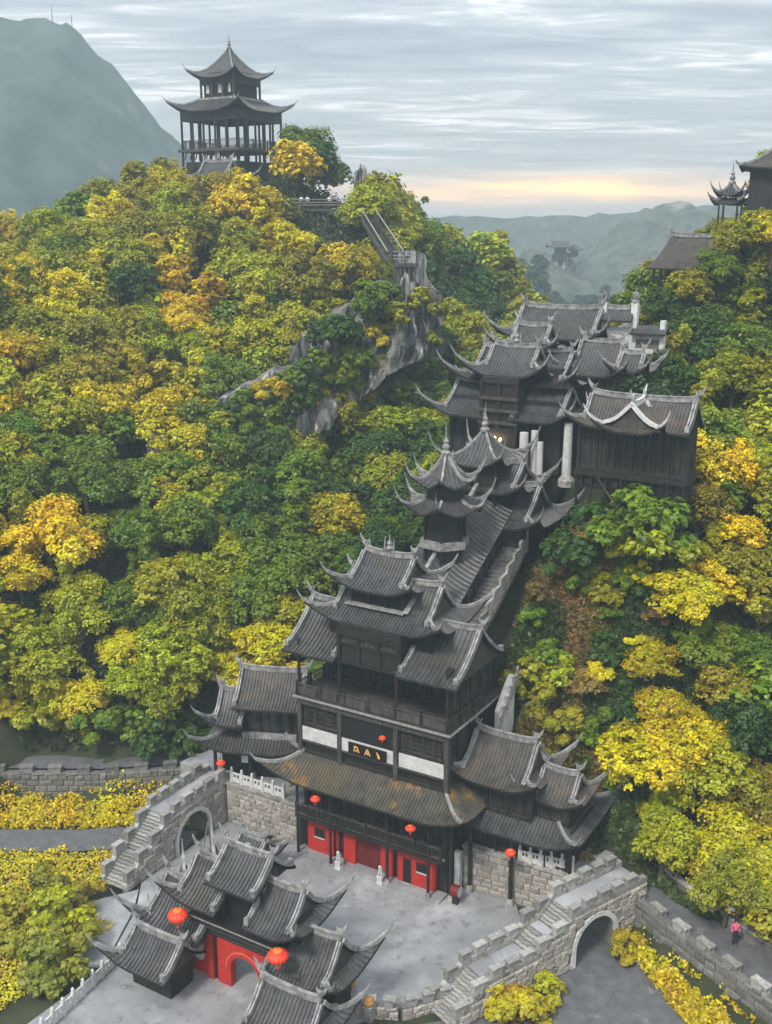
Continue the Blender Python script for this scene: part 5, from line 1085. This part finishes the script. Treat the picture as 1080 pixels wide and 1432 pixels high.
# ================================================================== ROCKS
CLIFF = mat('streaked_limestone', (.07, .075, .08), .9, (.46, .46, .44), .55, spots=[((.05, .06, .055), .9, .52, .66), ((.30, .24, .17), .5, .58, .7)], bump=.8, stretch=(1.5, 1.5, .22), contrast=(.42, .60))
def outcrop(label, px0, py0, px1, py1, Y, seed, dep=3.0, name='cliff_rock'):
    a = aty((px0 + px1) / 2, py0, Y); b = aty((px0 + px1) / 2, py1, Y); w = abs(aty(px1, (py0 + py1) / 2, Y)[0] - aty(px0, (py0 + py1) / 2, Y)[0]) / 2; h = a[2] - b[2] + 2.5
    T = Thing(name, label, 'rock', (a[0], Y + dep * .6, b[2] - 2.5), world=True, rz=0); n = 44; m_ = 30; V = []; F_ = []; rg = random.Random(seed * 7); cid = []; 
    while len(cid) < n: cid += [len(set(cid))] * rg.choice((1, 2, 2, 3, 4))
    cid = cid[:n]; cr = [rg.uniform(.72, 1.22) for _ in range(n)]; ct = [rg.uniform(.55, 1.0) for _ in range(n)]; ct[0] = 1
    for i in range(m_):
        t = i / (m_ - 1); k = 1 - .28 * t ** 2 - .1 * math.sin(t * 9 + seed)
        for j in range(n):
            an = 2 * math.pi * j / n; q = noise.noise(Vector((math.cos(an) * 2.2 + seed, math.sin(an) * 2.2, t * h * .13))) * .55 + noise.noise(Vector((math.cos(an) * 7 + seed, math.sin(an) * 7, t * h * .3))) * .22 + abs(noise.noise(Vector((math.cos(an) * 14 + seed, math.sin(an) * 14, t * h * .5)))) * .12
            cap = 1 if t < .9 else math.sqrt(max(0, 1 - ((t - .9) / .1) ** 2)) * .9 + .1
            ci = cid[j]; led = 1 - .16 * int(t * 4 + ci * .37) / 4 * (1 + .5 * math.sin(ci * 5.1)); kk = cr[ci] * led
            V.append((w * k * kk * (1 + q) * math.cos(an) * cap, dep * k * kk * (1 + q) * math.sin(an) * cap, h * t * (ct[ci] * .5 + .5) + .9 * noise.noise(Vector((math.cos(an) * 3, math.sin(an) * 3, seed))) * t))
    for i in range(m_ - 1):
        for j in range(n): p = i * n + j; q = i * n + (j + 1) % n; F_.append((p, q, q + n, p + n))
    F_.append(tuple(range((m_ - 1) * n, m_ * n))); mb = MB(); mb.v = V; mb.f = F_; T.part('rock_face', mb, CLIFF)
ROCKD = mat('weathered_cliff', (.028, .032, .034), .95, (.17, .165, .15), .22, spots=[((.46, .45, .42), .30, .57, .66), ((.05, .065, .03), .8, .56, .70), ((.22, .15, .09), .25, .60, .70)], bump=1.0, stretch=(1.8, 1.8, .26), detail=10, contrast=(.40, .62))
def cliff_sheet():
    top = [(285, 575, 110), (330, 548, 111.5), (400, 505, 114), (450, 455, 118), (500, 412, 121), (545, 392, 121), (585, 398, 121), (620, 415, 124)]; bot = [(285, 640, 107), (330, 628, 108), (400, 618, 110.5), (450, 598, 112), (500, 560, 115), (545, 515, 117), (585, 500, 118), (620, 495, 122)]
    n, k = 150, 60; T_ = [aty(*p) for p in top]; B_ = [aty(*p) for p in bot]; V = []; px = [p[0] for p in top]
    def ip(L_, x, c): return float(np.interp(x, px, [q[c] for q in L_]))
    for j in range(k + 1):
        t = j / k
        for i in range(n + 1):
            x = 285 + 335 * i / n; a = Vector([ip(B_, x, c) for c in range(3)]); b = Vector([ip(T_, x, c) for c in range(3)]); p = a.lerp(b, t)
            s = Vector((p.x * .16, p.y * .05, p.z * .07)); cr = abs(noise.noise(s * 1.1)) * 3.2 + abs(noise.noise(s * 3.1 + Vector((5, 0, 0)))) * 1.3 + abs(noise.noise(Vector((p.x * 1.3, 0, p.z * .5)))) * .55
            led = (math.floor(p.z * .3 + noise.noise(Vector((p.x * .22, 0, 3))) * 3) % 2) * .25 + abs(noise.noise(Vector((p.x * .9, 7, p.z * .10)))) * 2.2 + abs(noise.noise(Vector((p.x * 2.6, 2, p.z * .25)))) * .5
            p.y -= 1.0 + cr + led - 1.5 * t * t; p.z += noise.noise(Vector((p.x * .5, 1, 2))) * 1.6 * t; p.x += noise.noise(Vector((p.x * .6, p.z * .6, 0))) * .6; V.append(p)
    o = Vector(aty(440, 600, 112)); back = [Vector((v.x, v.y + 6, v.z)) for v in V[:n + 1]], [Vector((v.x, v.y + 6, v.z)) for v in V[-(n + 1):]]
    mb = MB(); mb.grid([[tuple(q - o) for q in V[j * (n + 1):(j + 1) * (n + 1)]] for j in range(k + 1)]); mb.grid([[tuple(q - o) for q in V[-(n + 1):]], [tuple(q - o) for q in back[1]]])
    T = Thing('cliff', 'dark weathered cliff with pale streaks showing through the trees below the walkway', 'cliff', o, world=True, rz=0); T.part('rock_face', mb, ROCKD)
cliff_sheet()
for i, (px, py) in enumerate([(300, 590), (352, 566), (372, 600), (395, 540), (412, 522), (440, 560), (455, 500), (478, 520), (470, 470), (492, 455), (505, 500), (520, 430), (532, 470), (545, 405), (590, 430), (602, 470), (425, 600), (360, 620), (515, 545), (385, 575), (450, 585), (540, 500), (290, 610), (318, 575), (330, 610), (344, 590), (378, 545), (390, 600), (405, 575), (430, 535), (420, 560), (462, 540), (440, 500), (490, 505), (500, 530), (362, 590), (515, 420), (550, 440), (485, 560)]):
    Y_ = float(np.interp(px, [285, 400, 500, 620], [107, 110.5, 115.5, 121])) - 1.5; x_, y_, z_ = aty(px, py, Y_); s0 = r.choice(['yg', 'green', 'olive', 'dark', 'green', 'gold']); e = bpy.data.objects.new('cliff_shrub', None); COL.objects.link(e); e.location = (x_, y_, z_ - 1.2); k = r.uniform(.8, 1.55); e.scale = (k, k, k); e.rotation_euler = (0, 0, r.uniform(0, 6))
    tag(e, '%s shrub rooted on the cliff %s' % (WORD[s0], place(px, py)), 'bush', '%s shrubs rooted on the cliff %s' % (WORD[s0], place(px, py))); o = link('crown', r.choice(CS), e); o.color = (*PAL[s0], 1); link('trunk', r.choice(TS), e)
outcrop('tall narrow white limestone spire below the wooden viewing platform', 553, 380, 578, 478, 115.5, 1, 1.5)
outcrop('dark grey rock showing through the trees at mid hillside', 190, 610, 240, 680, 101.0, 7, 2)
outcrop('dark rock buttress carrying the wooden lookout deck', 430, 285, 530, 350, 156, 8, 5); outcrop('dark rock shoulder below the viewing platform', 545, 350, 600, 400, 121, 9, 2)
outcrop('rock knob standing beside the lookout top, above its railing', 492, 228, 514, 282, 163, 10, 2)
# ================================================================== HILLTOP PAGODA AND LOOKOUTS
def pagoda():
    Y = 172.; x, y, z = aty(326, 226, Y)
    T = Thing('hilltop_pagoda', 'tall two-tiered pagoda with open gallery standing on the yellow hilltop against the sky', 'pagoda', (x, y, z - 3), world=True); z0 = 3.0
    T.part('base', MB().box((-5.0, -5.0, -3), (5.0, 5.0, z0 - .2)), WOOD)
    T.part('gallery_floor', MB().box((-5.8, -5.8, z0 + 1.2), (5.8, 5.8, z0 + 1.6)), WOOD2)
    for a in (-5.3, -3.2, -1.1, 1.1, 3.2, 5.3):
        for b in (-5.3, 5.3): T.part('column', MB().tube([(a, b, z0 - 1.5), (a, b, z0 + 7.2)], .17, 8), WOOD)
        if abs(a) < 6: 
            for b in (-5.3, 5.3): T.part('column', MB().tube([(b, a, z0 - 1.5), (b, a, z0 + 7.2)], .17, 8), WOOD)
    for a in (-3.6, 0, 3.6): T.part('inner_column', MB().box((a - .2, -3.4, z0), (a + .2, -3.0, z0 + 7.2)), WOOD); T.part('inner_column', MB().box((a - .2, 3.0, z0), (a + .2, 3.4, z0 + 7.2)), WOOD)
    for s, p in (('f', -5.3), ('r', 5.3), ('b', 5.3), ('l', -5.3)): railing(T, s, p, -5.3, 5.3, z0 + 1.6, 1.3, 6); m = fmap(s, p, 0); T.part('beam', bx(MB(), m, (-5.4, -.1, z0 + 5.6), (5.4, .12, z0 + 7.0)), WOOD)
    for k in range(10): T.part('brace', MB().sweep([(-5 + 1.05 * k, -5.2, z0 + .1), (-4.4 + 1.05 * k, -5.5, z0 + 1.2)], .14, .14), WOOD2)
    roof(T, 0, 0, z0 + 6.9, 6.3, 6.3, 5.6, 'hh', Dm=3.3, L=1.5, R=4.6, name='lower_roof', horn=.9, spacing=.5)
    T.part('upper_core', MB().box((-2.8, -2.8, z0 + 7.3), (2.8, 2.8, z0 + 10.8)), VOID)
    for a in (-3.1, -1.0, 1.0, 3.1):
        for b in (-3.1, 3.1): T.part('upper_column', MB().box((a - .13, b - .13, z0 + 8.5), (a + .13, b + .13, z0 + 12.2)), WOOD2)
    for a, b in ((-2.3, -1.7), (.0, .8), (1.9, 2.3)): T.part('pale_shutter', MB().box((a, -2.9, z0 + 9.6), (b, -2.82, z0 + 11.4)), WHITE)
    T.part('pale_flashing', MB().box((-3.5, -3.5, z0 + 8.65), (3.5, 3.5, z0 + 8.95)), RIDGE)
    T.part('upper_core', MB().box((-3.2, -3.2, z0 + 10.8), (3.2, 3.2, z0 + 12.4)), WOOD)
    poly_roof(T, (0, 0, z0 + 11.7), 4, 5.9, 4.4, 1.2, rot0=0, name='upper_roof', horn=.8, spacing=.5)
    x, y, z = aty(306, 243, 160.); T = Thing('small_shrine', 'little curl-roofed shrine roof peeping from the trees below the pagoda', 'shrine', (x, y, z - 1.5), world=True)
    T.part('core', MB().box((-3.0, -2, -2), (3.0, 2, 1.2)), WOOD); roof(T, 0, 0, .6, 4.3, 2.6, 2.5, 'hh', dg=1.8, L=1.2, R=2.2, horn=1.1, finial=True, rot=False)
pagoda()
def deck(label, px, py, Y, w, d, hpost, rz=0.):
    x, y, z = aty(px, py, Y); T = Thing('lookout_deck', label, 'deck', (x, y, z), world=True, rz=rz)
    T.part('deck_floor', MB().box((-w / 2, -d / 2, -.35), (w / 2, d / 2, 0)), WOOD2)
    for s, p, a, b in (('f', -d / 2, -w / 2, w / 2), ('r', w / 2, -d / 2, d / 2), ('l', -w / 2, -d / 2, d / 2)): 
        m = fmap(s, p, 0); rl = MB()
        for zz in (.45, .8, 1.2): bx(rl, m, (a, -.04, zz), (b, .04, zz + .09))
        T.part('railing', rl, WOODL)
        k = max(2, int((b - a) / 1.6))
        for i in range(k + 1): q = a + (b - a) * i / k; T.part('railing_post', bx(MB(), m, (q - .06, -.06, 0), (q + .06, .06, 1.3)), WOOD2)
    for i in range(5): q = -w / 2 + .3 + (w - .6) * i / 4; T.part('stilt', MB().box((q - .13, -d / 2 + .2, -hpost), (q + .13, -d / 2 + .46, -.35)), WOOD2)
    return (x, y, z)
dx, dy, dz = deck('timber lookout deck with pale railings on the cliff right of the pagoda', 462, 292, 154, 10.5, 3.5, 5.5, rz=math.radians(-8))
person('person in a white top standing at the left end of the lookout railing', (dx - 3.9, dy - 1.0, dz), .2, CLOTH); person('person in a white top standing second from the left on the lookout deck', (dx - 3.05, dy - 1.1, dz), -.3, CLOTH); person('person in white standing near the middle of the lookout deck', (dx - .1, dy - 1.1, dz), .1, CLOTH)
d2 = deck('small timber viewing platform at the foot of the cliff walkway, above the white spire', 568, 368, 120.5, 2.6, 2.2, 3.0, rz=math.radians(-10))
def walkway():
    a = Vector(aty(512, 300, 150)); b = Vector(aty(553, 366, 121.5)); T = Thing('cliff_walkway', 'steep timber stair descending the cliff from the lookout deck to the lower platform', 'stairway', a, world=True, rz=0)
    d = b - a; n = 26; s = Vector((d.y, -d.x, 0)).normalized()
    for sg in (-.9, .9): T.part('handrail', MB().sweep([tuple(s * sg + Vector((0, 0, 1.1))), tuple(d + s * sg + Vector((0, 0, 1.1)))], .12, .12), WOODL); T.part('stringer', MB().sweep([tuple(s * sg - Vector((0, 0, .5))), tuple(d + s * sg - Vector((0, 0, .5)))], .16, .6), WOOD2)
    for i in range(n): p = d * (i / n); T.part('step', MB().sweep([tuple(p - s * .9), tuple(p + s * .9)], .9, .12), WOOD2)
    for i in range(0, n, 3): p = d * (i / n); T.part('railing_post', MB().box((p.x - s.x * .9 - .06, p.y - s.y * .9 - .06, p.z - .1), (p.x - s.x * .9 + .06, p.y - s.y * .9 + .06, p.z + 1.15)), WOOD2)
walkway()
# right hilltop halls
x, y, z = aty(955, 408, 109)
T = Thing('hillside_hall', 'dark hall with plain brown-grey roof on the upper right hillside', 'hall', (x, y, z), world=True, rz=math.radians(-60))
T.part('wall', MB().box((-1.2, -1.4, -1.5), (5.6, 3.2, 2.6)), WOOD); T.part('wall', MB().box((1.2, 1.0, -.5), (6.0, 5.0, 3.6)), WOOD)
for u in (-2.6, -1.6): T.part('column', MB().box((u - .08, -1.6, -1.6), (u + .08, -1.44, 2.4)), WOOD)
timber_wall(T, 'r', 5.6, -1.4, 3.2, -.5, 2.5, 3, 'lattice')
roof(T, 1.3, .9, 2.3, 4.4, 3.1, 3.0, 'cc', L=0, tile=T_BROWN, verge=False)
x, y, z = aty(1084, 276, 108)
T = Thing('hillside_hall', 'tall dark hall cut by the right picture edge, with a long sloping roof', 'hall', (x, y, z), world=True, rz=math.radians(-20))
for k in range(16): T.part('board', MB().box((-2.38 + .52 * k, -2.06, -4), (-1.92 + .52 * k, -2.0, 2.7)), WOOD)
T.part('wall', MB().box((-2.4, -2.0, -7), (6, 5.5, 2.9)), mat('blue_black_wall', (.025, .04, .06), .7, (.04, .055, .075), 2)); roof(T, 1.6, 1.2, 2.6, 4.9, 4.2, 3.4, 'hc', dg=3.6, L=.3, tile=T_BROWN, verge=False)
x, y, z = aty(1021, 298, 112)
T = Thing('corner_pavilion', 'small pavilion with curled double roof beside the tall dark hall', 'pavilion', (x, y, z), world=True)
for a, b in ((-.9, -.9), (.9, -.9), (-.9, .9), (.9, .9)): T.part('column', MB().tube([(a, b, -3), (a, b, 1.0)], .09, 7), WOOD)
roof(T, 0, 0, .9, 1.45, 1.45, 1.4, 'hh', Dm=.8, L=.6, R=1.1, name='lower_roof', horn=.6); poly_roof(T, (0, 0, 1.7), 4, 1.75, 1.2, .6, name='upper_roof', horn=.7)
# person on the right upper road
x, y, _ = B(25.2, 1.3); person('person in a pink coat on the upper road beside the lower right kerb wall', (x, y, 2.8), 0, PINK)
px_, py_, _ = B(25.0, 1.9); T = Thing('sign_pole', 'thin red-tipped pole with a small white sign by the person in pink', 'pole', (px_, py_, 2.75), world=True)
T.part('pole', MB().tube([(0, 0, 0), (.2, 0, 3.4)], .04, 6), mat('pole_red', (.4, .05, .06), .6)); T.part('sign_plate', MB().box((-.45, -.04, 1.9), (-.05, 0, 2.15)), WHITE)
for k, (u, v, lab) in enumerate(((-8.2, -1.2, 'dark stone urn left of the red ground floor, by the left pillar'),)):
    T = Thing('stone_urn', lab, 'urn', (u, v, 0)); T.part('urn', MB().lathe((u, v, 0), [(.3, 0), (.34, .15), (.5, .45), (.42, .75), (.5, .85), (.3, .86)], 12), STONED)
T = Thing('drum', 'dark red drum on a stand right of the tower front', 'drum', (6.9, -.1, 0)); T.part('drum_body', MB().tube([(6.6, -.1, .95), (7.2, -.1, .95)], .42, 16), REDD); T.part('drum_head', MB().tube([(7.205, -.1, .95), (7.22, -.1, .95)], .38, 16), WHITE); T.part('stand', MB().box((6.7, -.3, 0), (7.1, .1, .55)), WOOD)
# small market tent roofs left of the red hall, behind the gate
T = Thing('low_kiosk', 'low grey-roofed kiosk behind the gate, in front of the stained wall', 'kiosk', (-7.7, -4.0, 0)); T.part('core', MB().box((-8.7, -4.7, 0), (-6.5, -3.1, 1.6)), WOOD); roof(T, -7.6, -3.9, 1.55, 1.8, 1.4, .9, 'hh', dg=.7, L=.4, R=.9, horn=.5)
T = Thing('iron_tripod', 'tall dark iron tripod standing in the left archway', 'tripod', (-11.6, -4.2, 0)); 
for a in range(3): T.part('leg', MB().tube([(-11.6 + math.cos(a * 2.1) * .6, -4.2 + math.sin(a * 2.1) * .6, 0), (-11.6, -4.2, 2.7)], .05, 6), STONED)
# ================================================================== FAR SCENERY
FAR = mat('far_hill_green', (.04, .055, .045), .95, (.11, .125, .095), .12, spots=[((.20, .20, .18), .02, .60, .68)])
FARROCK = mat('far_rock', (.07, .10, .095), .95, (.03, .055, .045), .045, spots=[((.14, .15, .145), .03, .60, .72)], bump=1.0)
def far_hill(name, pts, Y, dep, base, amp, m, cell=4., seed=0):
    P_ = [aty(px, py, Y) for px, py in pts]; xs = [p[0] for p in P_]; zs = [p[2] for p in P_]; X = np.arange(xs[0], xs[-1] + cell, cell); Yv = np.arange(Y - dep, Y + dep, cell * 1.3); GX, GY = np.meshgrid(X, Yv); rz = np.interp(GX, xs, zs); q = np.abs(GY - Y) / dep
    fa = min(amp, 9.) / amp; Z = base + (rz - base) * (1 - q) ** .8 + amp * (vnoise(GX, GY, .012, seed) * 1.6 * (q + .08) + vnoise(GX, GY, .04, seed + 1) * .9 * (q + .08) + vnoise(GX, GY, .13, seed + 2) * .55 * fa + vnoise(GX, GY, .3, seed + 3) * .4 * fa)
    n, k = GX.shape; I = np.arange(n * k).reshape(n, k); Q = np.stack([I[:-1, :-1], I[:-1, 1:], I[1:, 1:], I[1:, :-1]], -1).reshape(-1, 4); me = np_mesh(name, np.stack([GX.ravel(), GY.ravel(), Z.ravel()], 1), Q, m); o = link(name, me); o['kind'] = 'structure'; return o
far_hill('mountain', [(-420, 120), (-250, 20), (-60, 35), (0, 27), (60, 32), (105, 42), (130, 75), (170, 108), (205, 150), (240, 192), (268, 218), (300, 262), (350, 300), (460, 330), (560, 345)], 650, 260, -6, 28, FARROCK, 4.5, 1)
far_hill('far_hills', [(-420, 300), (300, 300), (560, 298), (640, 296), (700, 297), (820, 293), (900, 287), (980, 280), (1300, 270)], 930, 70, -6, 8, FAR, 10, 5)
far_hill('valley_hills', [(690, 470), (770, 420), (815, 352), (850, 332), (885, 306), (925, 290), (960, 284), (985, 300), (1010, 286), (1060, 275), (1250, 260)], 650, 200, -6, 24, FAR, 2.6, 9)
far_hill('valley_spur', [(640, 420), (700, 372), (725, 352), (750, 348), (790, 360), (830, 385), (880, 410), (960, 430)], 520, 110, -6, 14, FAR, 2.6, 12)
outcrop('hazy rock pillar carrying a little pavilion in the valley behind the palace', 752, 350, 822, 450, 500, 14, 9, name='rock_pillar')
x, y, z = aty(786, 350, 500); T = Thing('pillar_pavilion', 'tiny hazy pavilion with upswept roof on top of the distant rock pillar', 'pavilion', (x, y, z), world=True, rz=-.2); T.e.scale = (1.4,) * 3
T.part('core', MB().box((-2.4, -1.0, -2), (1.4, 1.0, 1.2)), WOOD); roof(T, -.5, 0, 1.0, 4.3, 2.4, 1.9, 'hh', dg=1.3, L=.9, R=2, horn=.9, spacing=.6); T.part('core', MB().box((2.8, -.8, -2), (5.2, .8, .2)), WOOD); roof(T, 4.3, .2, 0, 2.2, 1.9, 1.3, 'hh', dg=1, L=.6, R=1.5, horn=.7, spacing=.6)
for px, h, lab in ((74, 27, 'tall thin mast on the left mountain top, right of its centre'), (101, 16, 'shorter thin mast on the left mountain top, rightmost'), (10, 12, 'stub mast on the left mountain top at the picture edge')):
    x, y, z = aty(px, 40, 650); T = Thing('radio_mast', lab, 'mast', (x, y, z - 8), world=True); T.part('mast', MB().tube([(0, 0, -4), (0, 0, 8 + h * .44)], [.5, .2], 6), STONED); T.part('antenna', MB().box((-.6, -.6, 6), (.6, .6, 7.5)), WHITE)
# trees of the hazy middle distance
for i in range(46):
    px = r.uniform(700, 870); py = None; Y = r.uniform(420, 480); x = (px - 540) / F * Y * 1.02; zt_ = aty(px, r.uniform(412, 450) if px > 758 else r.uniform(372, 430), Y)[2]
    e = bpy.data.objects.new('hazy_tree', None); COL.objects.link(e); k = r.uniform(1.7, 2.8); e.location = (x, Y, zt_ - 6 * k); e.scale = (k, k, k); e.rotation_euler = (0, 0, r.uniform(0, 6)); tag(e, 'hazy blue-green tree in the valley behind the palace roofs', 'tree', 'hazy trees in the valley behind the palace')
    o = link('crown', r.choice(CR + CT), e); o.color = (.05, .085, .04, 1); link('trunk', r.choice(TR), e)
# ================================================================== HAZE
hz = MB().box((-900, -70, -9), (900, 1020, 178)); me = bpy.data.meshes.new('haze'); me.from_pydata(hz.v, [], hz.f); o = link('haze', me); o['kind'] = 'stuff'
m = bpy.data.materials.new('haze'); m.use_nodes = True; nt = m.node_tree; nt.nodes.remove(nt.nodes['Principled BSDF']); pv = nt.nodes.new('ShaderNodeVolumePrincipled'); pv.inputs['Color'].default_value = (.53, .67, .73, 1); pv.inputs['Density'].default_value = .00088; pv.inputs['Anisotropy'].default_value = .1
nt.links.new(pv.outputs[0], nt.nodes['Material Output'].inputs['Volume']); me.materials.append(m)
